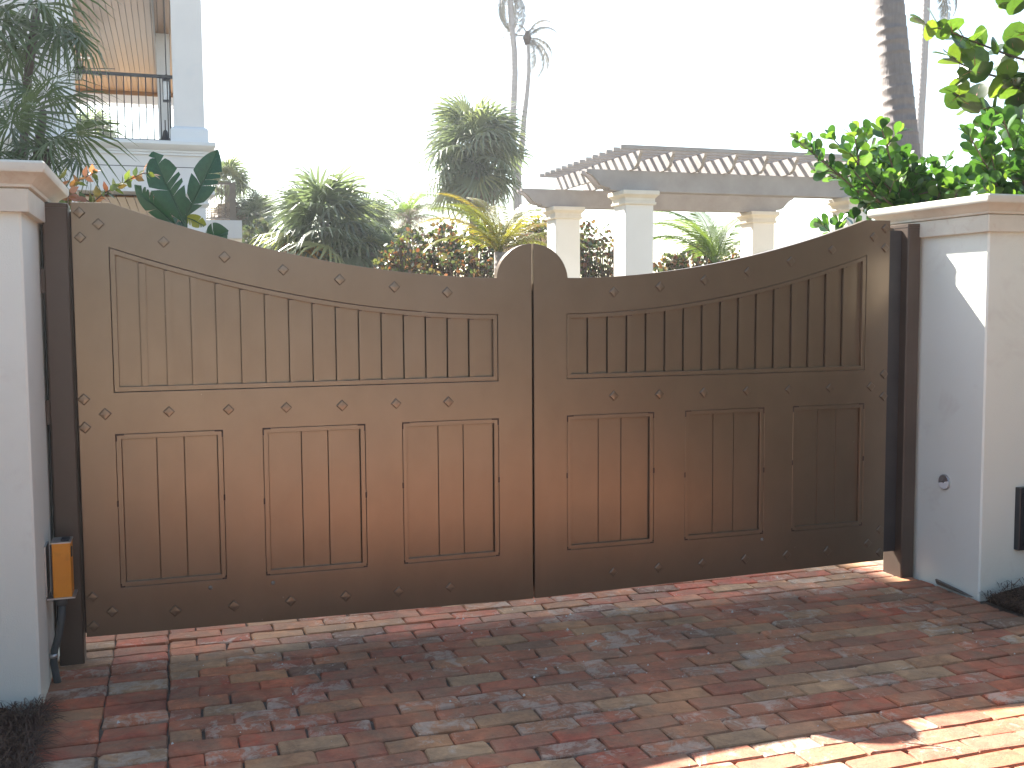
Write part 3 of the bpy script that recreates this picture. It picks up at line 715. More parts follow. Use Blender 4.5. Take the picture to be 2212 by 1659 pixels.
# ------------------------------------------------------------------ vegetation helpers
def frame_m(pos, d, nrm, roll=0, s=1):
    x = Vector(d).normalized(); z = Vector(nrm)-x*x.dot(Vector(nrm))
    if z.length < 1e-3: z = x.orthogonal()
    z.normalize(); y = z.cross(x); m_ = Matrix((x, y, z)).transposed().to_4x4() @ Matrix.Rotation(roll, 4, 'X')
    return Matrix.Translation(pos) @ m_ @ Matrix.Diagonal((s, s, s, 1))
def put(name, me, parent, mat4):
    o = bpy.data.objects.new(name, me); COL.objects.link(o); o.parent = parent
    o.matrix_local = Matrix.Translation(-parent.location) @ mat4 if parent is not None else mat4
    return o
def fan_mb(seed, n=22, Rr=.8, pet=.7, spread=300, droop=.35, thin=1.0, tipdroop=.25, join=.42):
    rr = random.Random(seed); mb = MB(); sp = R(spread)
    mb.tube([(0, 0, 0), (pet*.5, 0, pet*.05), (pet, 0, 0)], [.018*Rr, .012*Rr, .010*Rr], 4, False)
    da = sp/(n-1)
    for k in range(n):
        a = -sp/2+da*k+rr.uniform(-.02, .02); L = Rr*(.72+.28*math.cos(a*.5))*rr.uniform(.88, 1.06)
        dx, dy = math.cos(a), math.sin(a); td = rr.uniform(.4, 1.4)*tipdroop; vs = []
        for r, w, q in ((.03, .15, 0), (join, 1.0, 0), (.74, .62, .25)):
            ww = math.tan(da/2)*Rr*join*w*thin; rad = L*r
            z = -droop*Rr*(r**2)-td*Rr*q*r-abs(dy)*rad*.18
            for sgn in (-1, 1): vs.append((pet+dx*rad-dy*ww*sgn, dy*rad+dx*ww*sgn, z-.012*Rr*w*(1 if sgn > 0 else -.2)))
        rad = L*.99; vs.append((pet+dx*rad*.97, dy*rad*.97, -droop*Rr-td*Rr-abs(dy)*rad*.18))
        mb.add(vs, [(0, 2, 3, 1), (2, 4, 5, 3), (4, 6, 5)])
    return mb
def feather_mb(seed, L=2.2, n=34, ll=.5, bend=1.5, up_=0.0, droop=.6, w=.018, ragged=0.0):
    rr = random.Random(seed); mb = MB(); P = []; p = Vector((0, 0, 0)); K = 14
    for i in range(K+1):
        t = i/K; P.append(p.copy()); a = up_-bend*t**1.4; p = p+Vector((math.cos(a), 0, math.sin(a)))*(L/K)
    mb.tube(P, [.016*(1-.85*i/K)*L/2+.001 for i in range(K+1)], 4, False)
    for i in range(n):
        t = .10+.9*i/(n-1); f = t*K; j = min(K-1, int(f)); q = P[j].lerp(P[j+1], f-j); tan = (P[j+1]-P[j]).normalized()
        for sg in (-1, 1):
            if rr.random() < ragged: continue
            le = ll*(math.sin(math.pi*(.18+.74*t))**.7)*rr.uniform(.8, 1.1); side = Vector((0, sg, 0))
            d1 = (side*.85+tan*(.35+.5*t)+Vector((0, 0, .15))).normalized(); d2 = (d1+Vector((0, 0, -droop*rr.uniform(.6, 1.3)))).normalized()
            d3 = (d2+Vector((0, 0, -droop*1.1))).normalized(); up2 = tan
            m1 = q+d1*le*.35; m2 = m1+d2*le*.35; m3 = m2+d3*le*.3; a = up2*w*.5
            mb.add([q-a*.6, q+a*.6, m1-a, m1+a, m2-a*.8, m2+a*.8, m3], [(0, 2, 3, 1), (2, 4, 5, 3), (4, 6, 5)])
    return mb
def crown(parent, c, meshes, n, e0, e1, sc=1.0, seed=0, name='frond', azr=None, jit=.1):
    rr = random.Random(seed)
    for i in range(n):
        az = i*2.39996+rr.uniform(-.25, .25) if azr is None else rr.uniform(*azr)
        el = R(e0+(e1-e0)*((i+.5)/n)+rr.uniform(-9, 9)); s_ = sc*rr.uniform(.85, 1.1)
        m_ = Matrix.Translation(Vector(c)+Vector((rr.uniform(-jit, jit), rr.uniform(-jit, jit), rr.uniform(-jit, jit)))) @ Matrix.Rotation(az, 4, 'Z') @ Matrix.Rotation(-el, 4, 'Y') @ Matrix.Rotation(rr.uniform(-.5, .5), 4, 'X') @ Matrix.Diagonal((s_, s_, s_, 1))
        put(name, rr.choice(meshes), parent, m_)
def mk(mb, name, mat, smooth=False):
    me = mb.mesh(name, smooth, False); me.materials.append(M[mat]); return me
FAN = [mk(fan_mb(i, 20, .92, .72, 265, .26, .78, .30, .42), 'frond', 'sabal') for i in range(4)]
FAND = [mk(fan_mb(i+9, 18, .75, .7, 240, 1.1, .6, .5), 'frond', 'dead') for i in range(2)]
FANO = [mk(fan_mb(i+5, 20, .8, .75, 270, .5), 'frond', 'orangefrond') for i in range(1)]
THA = [mk(fan_mb(i+20, 20, .56, .36, 290, .34, .55, .45, .40), 'frond', 'thatch') for i in range(4)]
COC = [mk(feather_mb(i, 1.85, 44, .44, 1.35, w=.026), 'frond', 'coco') for i in range(3)]
COCG = [mk(feather_mb(i+4, 2.3, 52, .62, 1.4, w=.034), 'frond', 'coco_dark') for i in range(2)]
COCD = [mk(feather_mb(i+8, 2.2, 42, .55, 1.9, 0, 1.2, .028, .25), 'frond', 'dead') for i in range(2)]
WIND = [mk(feather_mb(i+12, 2.5, 50, .46, 2.3, .2, 2.0, .042, .1), 'frond', 'windleaf') for i in range(3)]

def palm(name, label, px, py, d, base_z=0.0, r=(.16, .13), mat='bark', pts=None, group=None):
    c = at(px, py, d)
    t_ = thing(name, label, 'palm tree', (c.x, c.y, 0), 0, group)
    P = [Vector((c.x, c.y, base_z-.1))] if pts is None else []
    if pts: P = [at(*q) for q in pts]; P = [Vector((P[0].x, P[0].y, -.1))]+P
    else:
        for k in range(1, 7): P.append(Vector((c.x, c.y, c.z*k/6)))
    P = [p-t_.location for p in P]; n = len(P)
    rad = [r[0]+(r[1]-r[0])*i/(n-1) for i in range(n)]
    MB().tube(P, rad, 10).obj('trunk', mat, t_, True)
    return t_, c
def trunk_ringed(parent, P, rad, mat, step=.10, n=20):
    """palm trunk with proud leaf-scar rings"""
    mb = MB(); Q = []; Rd = []; rr = random.Random(4)
    tot = 0
    for i in range(len(P)-1):
        L = (P[i+1]-P[i]).length; k = max(1, int(L/step))
        for j in range(k):
            f = j/k; r_ = rad[i]+(rad[i+1]-rad[i])*f; p = P[i].lerp(P[i+1], f); q = P[i].lerp(P[i+1], f+.80/k); q2 = P[i].lerp(P[i+1], f+.93/k)
            e = rr.uniform(.6, 1.3)*.006
            Q += [p, q, q2]; Rd += [r_-.001, r_+e*.6, r_+e]
    Q.append(P[-1]); Rd.append(rad[-1])
    mb.tube(Q, Rd, n); rj = random.Random(2)
    mb.v = [(v[0]+rj.uniform(-.0012, .0012), v[1]+rj.uniform(-.0012, .0012), v[2]+rj.uniform(-.006, .006)) for v in mb.v]
    return mb.obj('trunk', mat, parent, True)

# cabbage palms
t_, c = palm('sabal_palm', 'full green fan palm between the terrace and the small hedge', 702, 480, 30, group='fan palms beyond the gate')
crown(t_, c-Vector((0, 0, .1)), FAN, 46, 80, -25, 1.18, 1, jit=.25); crown(t_, c-Vector((0, 0, .5)), FAN, 26, 15, -45, 1.35, 31, jit=.3); crown(t_, c-Vector((0, 0, .5)), FAND, 14, -30, -75, 1.0, 2); crown(t_, c-Vector((0, 0, .3)), FANO, 7, -5, -45, 1.2, 3, azr=(R(150), R(230)))
t_, c = palm('sabal_palm', 'tallest fan palm, round dark head beside the two thin trunks', 1022, 312, 34, group='fan palms beyond the gate')
crown(t_, c-Vector((0, 0, .1)), FAN, 48, 80, -25, 1.22, 4, jit=.3); crown(t_, c-Vector((0, 0, .75)), FAN, 26, 10, -50, 1.15, 5, jit=.35); crown(t_, c-Vector((0, 0, .3)), FAN, 18, 30, -30, .8, 66, jit=.2); crown(t_, c-Vector((0, 0, .9)), FAND, 14, -10, -75, 1.0, 6)
t_, c = palm('sabal_palm', 'fan palm with a brown skirt behind the terrace railing', 492, 392, 40, group='fan palms beyond the gate')
crown(t_, c, FAN, 34, 80, -30, .75, 7); crown(t_, c-Vector((0, 0, .6)), FAND, 34, -35, -85, .95, 8, jit=.3); crown(t_, c-Vector((0, 0, 1.3)), FAND, 26, -35, -85, .9, 18, jit=.3)
t_, c = palm('sabal_palm', 'short dark fan palm just right of the terrace', 556, 462, 40, group='fan palms beyond the gate')
crown(t_, c, FAN, 46, 82, -45, .62, 9, jit=.15); crown(t_, c-Vector((0, 0, .7)), FAN, 34, 30, -80, .7, 10, jit=.35); crown(t_, c-Vector((0, 0, .8)), FAND, 14, -40, -85, .6, 11)
t_, c = palm('sabal_palm', 'low ragged fan palm half hidden left of the sea grape', 800, 545, 30, group='fan palms beyond the gate')
crown(t_, c, FAN, 30, 75, -50, .62, 12, jit=.2); crown(t_, c-Vector((0, 0, .2)), FAND, 12, 0, -75, .6, 13)
t_, c = palm('sabal_palm', 'dark fan palm low in the view through the balcony', 196, 296, 48, group='fan palms beyond the gate')
crown(t_, c, FAN, 36, 80, -45, 1.0, 14)

t_, c = palm('sabal_palm', 'mid height fan palm right behind the full one, over the shrubs', 800, 478, 36, group='fan palms beyond the gate')
crown(t_, c, FAN, 34, 80, -50, .72, 61, jit=.2); crown(t_, c-Vector((0, 0, .7)), FAND, 16, 0, -80, .8, 62)
t_, c = palm('sabal_palm', 'small fan palm in the gap between terrace and full fan palm', 618, 500, 38, group='fan palms beyond the gate')
crown(t_, c, FAN, 30, 70, -50, .62, 63, jit=.2); crown(t_, c-Vector((0, 0, .5)), FAND, 10, 0, -80, .7, 64)
# coconut palms
t_, c = palm('coconut_palm', 'thin grey feather palm behind the sea grape', 882, 470, 40, r=(.12, .09), group='coconut palms beyond the gate')
crown(t_, c, COCG, 14, 75, 10, .85, 15); crown(t_, c, COCD, 16, 50, -40, .85, 16)
t_, c = palm('coconut_palm', 'young yellow green coconut palm beside the pergola', 1080, 545, 21.5, r=(.15, .12), group='coconut palms beyond the gate')
for az, el, s_, m_ in ((172, 50, 1.0, 0), (150, 62, 1.0, 1), (185, 30, .95, 2), (30, 62, 1.0, 0), (5, 48, .95, 1), (75, 72, .9, 2), (-20, 34, 1.0, 0), (200, 66, .9, 1), (110, 80, .9, 0), (215, 42, .8, 2), (-60, 55, .9, 1), (20, 30, .85, 2), (165, 74, 1.0, 1), (8, 76, .95, 0)):
    put('frond', COC[m_], t_, Matrix.Translation(c) @ Matrix.Rotation(R(az), 4, 'Z') @ Matrix.Rotation(R(-el), 4, 'Y') @ Matrix.Diagonal((s_, s_, s_, 1)))
crown(t_, c, COCD, 5, 35, -10, .85, 17, azr=(R(-30), R(60)))
t_, c = palm('coconut_palm', 'young green coconut palm seen between the pergola columns', 1545, 570, 21.5, r=(.14, .11), group='coconut palms beyond the gate')
for az, el, s_, m_ in ((165, 58, .8, 0), (178, 42, .85, 1), (140, 72, .8, 0), (20, 70, .75, 1), (60, 64, .7, 0), (-10, 52, .6, 1), (195, 62, .75, 0), (100, 80, .8, 1)):
    put('frond', COCG[m_], t_, Matrix.Translation(c) @ Matrix.Rotation(R(az), 4, 'Z') @ Matrix.Rotation(R(-el), 4, 'Y') @ Matrix.Diagonal((s_, s_, s_, 1)))
t_, c = palm('coconut_palm', 'low coconut palm right of the back pergola column', 1680, 610, 26, r=(.12, .1), group='coconut palms beyond the gate')
for az, el, s_ in ((-8, 62, .72), (170, 40, .5), (60, 50, .4)):
    put('frond', COC[1], t_, Matrix.Translation(c) @ Matrix.Rotation(R(az), 4, 'Z') @ Matrix.Rotation(R(-el), 4, 'Y') @ Matrix.Diagonal((s_, s_, s_, 1)))

TH = 'tall bare palms against the sky'
t_, c = palm('tall_palm', 'thicker of the twin bare palm trunks beside the round fan palm', 1115, 390, 38, r=(.15, .095), mat='bark_pale', group=TH,
             pts=[(1118, 560, 38), (1116, 420, 38), (1108, 330, 38), (1107, 270, 38), (1110, 210, 38), (1112, 160, 38), (1111, 110, 38), (1106, 60, 38), (1102, 10, 38), (1100, -30, 38)])
cc = at(1100, -35, 38)
for az, el, s_, m_ in ((200, -62, .9, 0), (10, -55, 1.0, 1), (25, -72, 1.1, 2), (150, -70, 1.0, 1), (60, -40, .8, 0), (20, 30, .9, 0), (-70, 40, .8, 2)):
    put('frond', WIND[m_], t_, Matrix.Translation(cc) @ Matrix.Rotation(R(az), 4, 'Z') @ Matrix.Rotation(R(-el), 4, 'Y') @ Matrix.Diagonal((s_, s_, s_, 1)))
t_, c = palm('tall_palm', 'thinner twin palm with a wind-blown head left of the pergola', 1125, 390, 38, r=(.15, .05), mat='bark_pale', group=TH,
             pts=[(1124, 560, 38), (1120, 430, 38), (1119, 365, 38), (1128, 310, 38), (1132, 255, 38), (1138, 205, 38), (1142, 160, 38), (1142, 120, 38), (1140, 92, 38), (1139, 78, 38)])
cc = at(1139, 82, 38)
for az, el, s_, m_ in ((-15, 62, .56, 0), (-20, 38, .58, 1), (-10, -10, .62, 2), (0, -30, .75, 0), (-30, -45, .78, 1), (10, -62, .7, 2), (170, 75, .34, 0), (150, 30, .25, 1), (40, 60, .4, 2)):
    put('frond', WIND[m_], t_, Matrix.Translation(cc) @ Matrix.Rotation(R(az), 4, 'Z') @ Matrix.Rotation(R(-el), 4, 'Y') @ Matrix.Diagonal((s_, s_, s_, 1)))
MB().tube([cc-t_.location-Vector((0, 0, .25)), cc-t_.location, cc-t_.location+Vector((0, 0, .25))], [.09, .17, .05], 8).obj('crown_boot', 'bark_dark', t_, True)
b0 = at(1960, 430, 11)
t_ = thing('tall_palm', 'thick ringed palm trunk rising behind the glossy bush', 'palm tree', (b0.x, b0.y, 0), 0, TH)
P = [at(*q) for q in ((1973, 520, 11), (1962, 430, 11), (1953, 340, 11), (1943, 240, 11), (1933, 140, 11), (1923, 40, 11), (1914, -60, 11), (1905, -200, 11))]
P = [Vector((P[0].x+.12, P[0].y, -.1)), Vector((P[0].x+.04, P[0].y, 1.0))]+P
trunk_ringed(t_, [p-t_.location for p in P], [.21, .185, .18, .17, .163, .158, .155, .152, .148, .145], 'bark', .105)
t_, c = palm('tall_palm', 'slim pale palm trunk just right of the thick ringed trunk', 1990, 430, 33, r=(.15, .12), mat='bark_pale', group=TH,
             pts=[(1978, 520, 33), (1981, 400, 33), (1985, 320, 33), (1989, 240, 33), (1994, 160, 33), (1998, 80, 33), (2001, 0, 33), (2003, -50, 33)])
cc = at(2004, -50, 33)
for az, el, s_, m_ in ((0, -45, .9, 0), (20, -15, .9, 1), (150, 10, .7, 2), (-40, -30, .8, 1), (80, 40, .8, 0)):
    put('frond', WIND[m_], t_, Matrix.Translation(cc) @ Matrix.Rotation(R(az), 4, 'Z') @ Matrix.Rotation(R(-el), 4, 'Y') @ Matrix.Diagonal((s_, s_, s_, 1)))

# thatch palms in front of the house
def thatch(label, pts, d, crowns):
    p0 = at(pts[0][0], pts[0][1], d)
    t_ = thing('thatch_palm', label, 'palm tree', (p0.x, p0.y, 0), 0, 'slender thatch palms behind the left pillar')
    P = [at(x, y, d) for x, y in pts]; P = [Vector((P[0].x, P[0].y, -.1))]+P
    MB().tube([p-t_.location for p in P], [.035]+[.03]*(len(P)-2)+[.022], 8).obj('trunk', 'bark_dark', t_, True)
    for i, (x, y, n, e0, e1, s_) in enumerate(crowns): crown(t_, at(x, y, d), THA, n, e0, e1, s_, i+int(x), jit=.03)
thatch('tall slender thatch palm with drooping heads over the left pillar', [(50, 420), (50, 330), (54, 250), (60, 170), (70, 90), (80, 20)], 7.6, [(76, 0, 6, 30, -55, .72), (58, 50, 2, 0, -60, .7), (-8, 30, 4, 20, -50, .8), (128, 45, 1, -40, -60, .62)])
thatch('shorter thatch palm, its open fan in front of the house wall', [(78, 420), (82, 330), (90, 270), (94, 238)], 7.3, [(94, 236, 5, 80, -5, .56)])
thatch('low bushy thatch palm right behind the left pillar cap', [(28, 420), (30, 360), (38, 320)], 7.0, [(36, 318, 6, 75, -20, .56), (5, 335, 3, 70, -20, .55)])
thatch('leaning low thatch palm reaching towards the balcony corner', [(88, 420), (98, 350), (106, 322)], 7.0, [(108, 318, 5, 35, -45, .58), (80, 335, 2, 70, -10, .48)])

# ---- leaf shapes (base at origin, pointing along +x, unit length)
def leaf_mb(kind):
    mb = MB()
    if kind == 'clusia': o = [(0, .01), (.16, .07), (.38, .24), (.66, .345), (.88, .27), (1, .08)]; cup = .07
    elif kind == 'grape': o = [(0, .02), (.06, .30), (.35, .52), (.68, .50), (.92, .28), (1, .06)]; cup = .08
    elif kind == 'hedge': o = [(0, .04), (.25, .40), (.65, .42), (.95, .15)]; cup = .10
    else: o = [(0, .02), (.22, .26), (.5, .30), (.78, .14), (1, 0)]; cup = .12
    vs = []; 
    for x, w in o:
        z = -cup*x*x*1.2
        vs += [(x, 0, z), (x, w, z+cup*w*1.6), (x, -w, z+cup*w*1.6)]
    fs = []
    for i in range(len(o)-1):
        a = i*3; b_ = a+3; fs += [(a, b_, b_+1, a+1), (a, a+2, b_+2, b_)]
    return mb.add(vs, fs)
LEAF = {k: leaf_mb(k) for k in ('clusia', 'grape', 'hedge', 'boug')}
def leaf_mesh(kind, mat, smooth=True):
    mb = LEAF[kind]; me = mb.mesh('leaf', smooth, False); me.materials.append(M[mat])
    if kind == 'grape':
        bm = bmesh.new(); bm.from_mesh(me)
        pts = [(0, 0), (.35, 0), (.85, 0)]
        q = [bm.verts.new(v) for v in ((-.22, .012, .02), (-.22, -.012, .02), (.35, .016, -.008), (.35, -.016, -.008), (.9, .003, -.072), (.9, -.003, -.072))]
        for f in ((0, 1, 3, 2), (2, 3, 5, 4)):
            nf = bm.faces.new([q[i] for i in f]); nf.material_index = 1
        bm.to_mesh(me); bm.free(); me.materials.append(M['vein'])
    return me
M['vein'] = surf('red_leaf_vein', (.30, .06, .035), (.38, .10, .05), 20, .5, 0, 0)
def foliage(parent, lst, kind, mat, n_ind):
    """lst of (pos, dir, normal, size) in world space"""
    me = leaf_mesh(kind, mat); rr = random.Random(len(lst))
    def key(q):
        X, Y, Z = project(q[0]); vis_ = -30 < X < 2240 and -30 < Y < 1000
        return Z/q[3] if vis_ else 1e6
    lst = sorted(lst, key=key); rest = MB()
    for i, (p, d, nn, s_) in enumerate(lst):
        m4 = frame_m(p, d, nn, rr.uniform(-.35, .35), s_)
        if i < n_ind: put('leaf', me, parent, m4)
        else:
            m4 = Matrix.Translation(-parent.location) @ m4
            rest.add([m4 @ Vector(v) for v in LEAF[kind].v], LEAF[kind].f, rr.random()+.001)
    if rest.v: stuff(rest.obj('foliage', mat, parent, True, False))
def spline(P, k=6):
    out = []
    for i in range(len(P)-1):
        p0, p1, p2, p3 = P[max(i-1, 0)], P[i], P[i+1], P[min(i+2, len(P)-1)]
        for j in range(k):
            t = j/k; out.append(.5*((2*p1)+(p2-p0)*t+(2*p0-5*p1+4*p2-p3)*t*t+(3*p1-p0-3*p2+p3)*t*t*t))
    out.append(P[-1]); return out
def leafy(mb, P, lst, rr, size, gap, start=.35, rad=.006, side=.8, upb=.35, tip=4):
    C = spline(P); n = len(C); mb.tube(C, [rad*(1-.7*i/n)+.0012 for i in range(n)], 6, False)
    tot = sum((C[i+1]-C[i]).length for i in range(n-1)); pos = tot*start; acc = 0; i = 0; k = rr.randint(0, 1)
    while i < n-1:
        L = (C[i+1]-C[i]).length
        while acc+L > pos and pos < tot:
            q = C[i].lerp(C[i+1], (pos-acc)/max(L, 1e-6)); d = (C[i+1]-C[i]).normalized()
            a = d.cross(Vector((0, 0, 1))); a = a.normalized() if a.length > .1 else Vector((1, 0, 0)); b_ = d.cross(a)
            ang = (math.pi/2)*k+rr.uniform(-.5, .5); w = a*math.cos(ang)+b_*math.sin(ang)
            for sg in (-1, 1):
                dd = (d*.55+w*sg*side+Vector((0, 0, upb))).normalized()
                nn = Vector((rr.uniform(-1, 1), rr.uniform(-1.2, .8), rr.uniform(.0, .9)))
                lst.append((q, dd, nn, size*rr.uniform(.75, 1.15)))
            k += 1; pos += gap*rr.uniform(.75, 1.25)
        acc += L; i += 1
    e = C[-1]; d = (C[-1]-C[-2]).normalized()
    for j in range(tip):
        w = Vector((rr.uniform(-1, 1), rr.uniform(-1, 1), rr.uniform(-.4, 1))); lst.append((e, (d*.9+w*.7).normalized(), Vector((rr.uniform(-.5, .5), rr.uniform(-.5, .5), 1)), size*rr.uniform(.6, 1.0)))

def bush(name, label, cat, root, roots_mat, tips, kind, mat, size, gap, n_ind, seed, subs=2, start=.35, sublen=.16, djit=.35, tip=4, rad=.007):
    rr = random.Random(seed); p0 = at(*root); t_ = thing(name, label, cat, (p0.x, p0.y, 0))
    mb = MB(); lst = []
    mb.tube([Vector((p0.x, p0.y, -.05)), Vector((p0.x+.02, p0.y, p0.z*.5)), p0], [.03, .025, .018], 8, False)
    for tq in tips:
        d = root[2]+rr.uniform(-djit, djit) if len(tq) < 3 else tq[2]
        q = at(tq[0], tq[1], d); mid = p0.lerp(q, .5)+Vector((rr.uniform(-.05, .05), rr.uniform(-.05, .05), rr.uniform(-.02, .07)))
        leafy(mb, [p0, mid, q], lst, rr, size, gap, start, rad, tip=tip)
        for s_ in range(subs):
            f = rr.uniform(.4, .9); b_ = (p0.lerp(mid, f*2) if f < .5 else mid.lerp(q, f*2-1)); v = (q-p0).normalized()
            w = Vector((rr.uniform(-1, 1), rr.uniform(-1, 1), rr.uniform(-.3, .9))).normalized(); e = b_+(v*.5+w).normalized()*sublen*rr.uniform(.6, 1.3)
            leafy(mb, [b_, b_.lerp(e, .5)+Vector((0, 0, .01)), e], lst, rr, size*.95, gap, .2, rad*.5, tip=tip)
    mb.v = [tuple(Vector(v)-t_.location) for v in mb.v]
    mb.obj('branches', roots_mat, t_, True, False)
    foliage(t_, lst, kind, mat, n_ind); return t_

bush('clusia_bush', 'glossy round-leaved bush spilling over the pillar cap by the palm trunk', 'bush', (2000, 560, 6.6), 'stem',
     [(1725, 305), (1765, 335), (1800, 300), (1835, 330), (1855, 285), (1905, 280), (1925, 330), (1790, 375), (1845, 370), (1890, 350), (1960, 345), (1995, 360), (2045, 350), (2085, 385),
      (2100, 408), (1910, 395), (1950, 385), (1990, 395), (2040, 405), (1905, 425), (1945, 430), (2000, 425), (2060, 425), (1880, 400), (1925, 360), (1965, 410)],
     'clusia', 'clusia', .098, .058, 300, 21, subs=2, start=.5, sublen=.15, djit=.3)
bush('clusia_bush', 'small glossy sprigs poking over the top of the darker gate leaf', 'bush', (1900, 640, 6.6), 'stem',
     [(1780, 488, 6.6), (1812, 480, 6.6), (1845, 474, 6.6), (1878, 468, 6.6)], 'clusia', 'clusia', .10, .05, 60, 22, subs=0, start=.8, djit=.1, tip=4, rad=.004)
bush('clusia_bush', 'glossy bush cut by the right frame edge above the pillar', 'bush', (2240, 600, 6.3), 'stem',
     [(2100, 315), (2095, 295), (2130, 265), (2165, 250), (2205, 255), (2120, 350), (2150, 385), (2180, 330), (2215, 300), (2150, 415), (2200, 395), (2215, 350), (2120, 400), (2180, 280), (2170, 425), (2230, 280), (2230, 330), (2140, 330), (2250, 400), (2240, 240)],
     'clusia', 'clusia', .098, .058, 280, 23, subs=1, start=.45, sublen=.15, djit=.25)

# sea grape boughs reaching in from the right
sgp = at(2420, 420, 6.9); SG = thing('sea_grape_tree', 'sea grape boughs with big round leaves at the top right corner', 'tree', (sgp.x, sgp.y, 0))
mb = MB(); lst = []; rr = random.Random(31)
mb.tube([Vector((sgp.x, sgp.y, -.1)), Vector((sgp.x-.05, sgp.y, 1.2)), sgp, at(2440, 250, 6.9), at(2430, 60, 6.9)], [.06, .055, .045, .035, .02], 8, False)
for P in ([(2430, 170), (2300, 140), (2210, 128), (2130, 100), (2060, 72), (2000, 52)], [(2430, 230), (2300, 200), (2215, 178), (2140, 162), (2080, 140), (2058, 124)],
          [(2420, 400), (2300, 330), (2215, 290), (2140, 250), (2090, 218), (2060, 200)], [(2430, 150), (2330, 120), (2250, 80), (2210, 70)],
          [(2430, 60), (2330, 20), (2250, -10), (2195, 6)], [(2430, 300), (2330, 260), (2250, 220), (2190, 185)], [(2430, 350), (2330, 310), (2260, 262), (2200, 232)]):
    pp = [at(x, y, 6.9+rr.uniform(-.15, .15)) for x, y in P]
    leafy(mb, pp, lst, rr, .155, .115, .40, .009, side=.7, upb=.2, tip=2)
mb.v = [tuple(Vector(v)-SG.location) for v in mb.v]; mb.obj('branches', 'stem', SG, True, False)
foliage(SG, lst, 'grape', 'grape', 300)

# sea grape hedges beyond
def clump(name, label, blobs, count, size, n_ind, seed, mat='hedge'):
    rr = random.Random(seed); c0 = at(*blobs[0][:3]); t_ = thing(name, label, 'shrub', (c0.x, c0.y, 0))
    lst = []; mb = MB(); wt = [b_[3]*b_[4] for b_ in blobs]
    for k in range(count):
        bx, by, bd, rw, rh = rr.choices(blobs, wt)[0][:5]
        c = at(bx, by, bd)
        while True:
            v = Vector((rr.uniform(-1, 1), rr.uniform(-1, 1), rr.uniform(-1, 1)))
            if .45 < v.length < 1: break
        p = c+Vector((v.x*rw, v.y*rw*.8, v.z*rh))
        # leaves gather at twig ends
        if k % 5 == 0 or not lst: twig = p
        p = twig+(p-twig).normalized()*rr.uniform(.02, .16) if (p-twig).length > 1e-4 else p
        lst.append((p, Vector((rr.uniform(-1, 1), rr.uniform(-1, 1), rr.uniform(-.6, .9))), Vector((rr.uniform(-1, 1), rr.uniform(-1, 1), rr.uniform(-.3, 1))), size*rr.uniform(.65, 1.15)))
        if k % 10 == 0:
            b0_ = Vector((c.x+v.x*rw*.3, c.y+v.y*rw*.3, c.z-rh*.9)); mb.tube([b0_, b0_.lerp(twig, .6)+Vector((rr.uniform(-.1, .1), 0, .1)), twig], [.018, .01, .005], 4, False)
        if k == 0: mb.tube([Vector((c.x, c.y, -.1)), c], [.08, .05], 6, False)
    mb.v = [tuple(Vector(v)-t_.location) for v in mb.v]; mb.obj('branches', 'stem', t_, True, False)
    foliage(t_, lst, 'hedge', mat, n_ind)
clump('sea_grape_shrub', 'reddish green sea grape thicket between fan palm and young coconut', [(880, 560, 24, .65, .7), (950, 545, 24, .7, .75), (1030, 548, 24, .7, .75), (1110, 545, 24.3, .65, .8), (1160, 540, 24.6, .55, .85), (1000, 590, 23.5, 1.3, .6), (850, 600, 24, .7, .5), (1130, 600, 24, .8, .6), (960, 515, 24.5, .4, .4), (1165, 500, 25, .3, .5), (1040, 505, 24.5, .4, .35)], 5200, .105, 300, 41)
clump('sea_grape_shrub', 'reddish sea grape seen between the two left pergola columns', [(1262, 555, 24, .5, 1.0), (1300, 560, 24, .55, .8), (1225, 580, 24, .4, .8), (1350, 590, 24, .4, .6)], 1500, .105, 200, 42)
clump('sea_grape_shrub', 'low reddish sea grape behind the right half of the gate', [(1440, 585, 23.5, .45, .42), (1500, 570, 23.5, .5, .5), (1570, 570, 23.5, .45, .42), (1610, 590, 23.5, .4, .4)], 1400, .105, 200, 43)
clump('sea_grape_shrub', 'row of dark mixed shrubs at the foot of the full fan palm', [(560, 530, 33, .9, .8), (610, 560, 32, .9, .7), (680, 570, 33, .9, .6), (770, 560, 32, .9, .8), (830, 550, 32, .8, .9), (870, 540, 33, .8, .9)], 3400, .17, 200, 44, 'hedge_dark')

# bird of paradise leaves
def bird_mb(L, Wd, seed, nseg=11):
    rr = random.Random(seed); mb = MB(); K = nseg
    def mid(t): return Vector((L*t, 0, -.10*L*t*t))
    dz = 0
    for sg in (-1, 1):
        cuts = sorted(rr.sample(range(2, K), 2 if sg > 0 else 4)); 
        for i in range(K):
            t0, t1 = i/K, (i+1)/K
            w0 = Wd*max(.02, math.sin(math.pi*t0**.9))**.85; w1 = Wd*max(.02, math.sin(math.pi*t1**.9))**.85
            a0 = a1 = 0
            if i in cuts: a0 = .022*L
            if i+1 in cuts: a1 = -.022*L
            p0, p1 = mid(t0), mid(t1); lean = .22*L*.5; dz = rr.uniform(-.012, .014) if (i in cuts or i == 0) else dz
            q = lambda p, w, f, a: Vector((p.x+lean*f*w/Wd+a*f, sg*w*f, p.z+.42*w*f-.35*w*f*f+dz*f))
            mb.add([p0, p1, q(p1, w1, .5, a1*.3), q(p0, w0, .5, a0*.3), q(p1, w1, 1, a1), q(p0, w0, 1, a0)], [(0, 1, 2, 3), (3, 2, 4, 5)])
    return mb
bp0 = at(405, 600, 9.5); BP = thing('bird_of_paradise', 'giant bird of paradise leaves standing in front of the house column', 'plant', (bp0.x, bp0.y, 0))
tocam = (CAMP-bp0); tocam.z = 0; tocam.normalize()
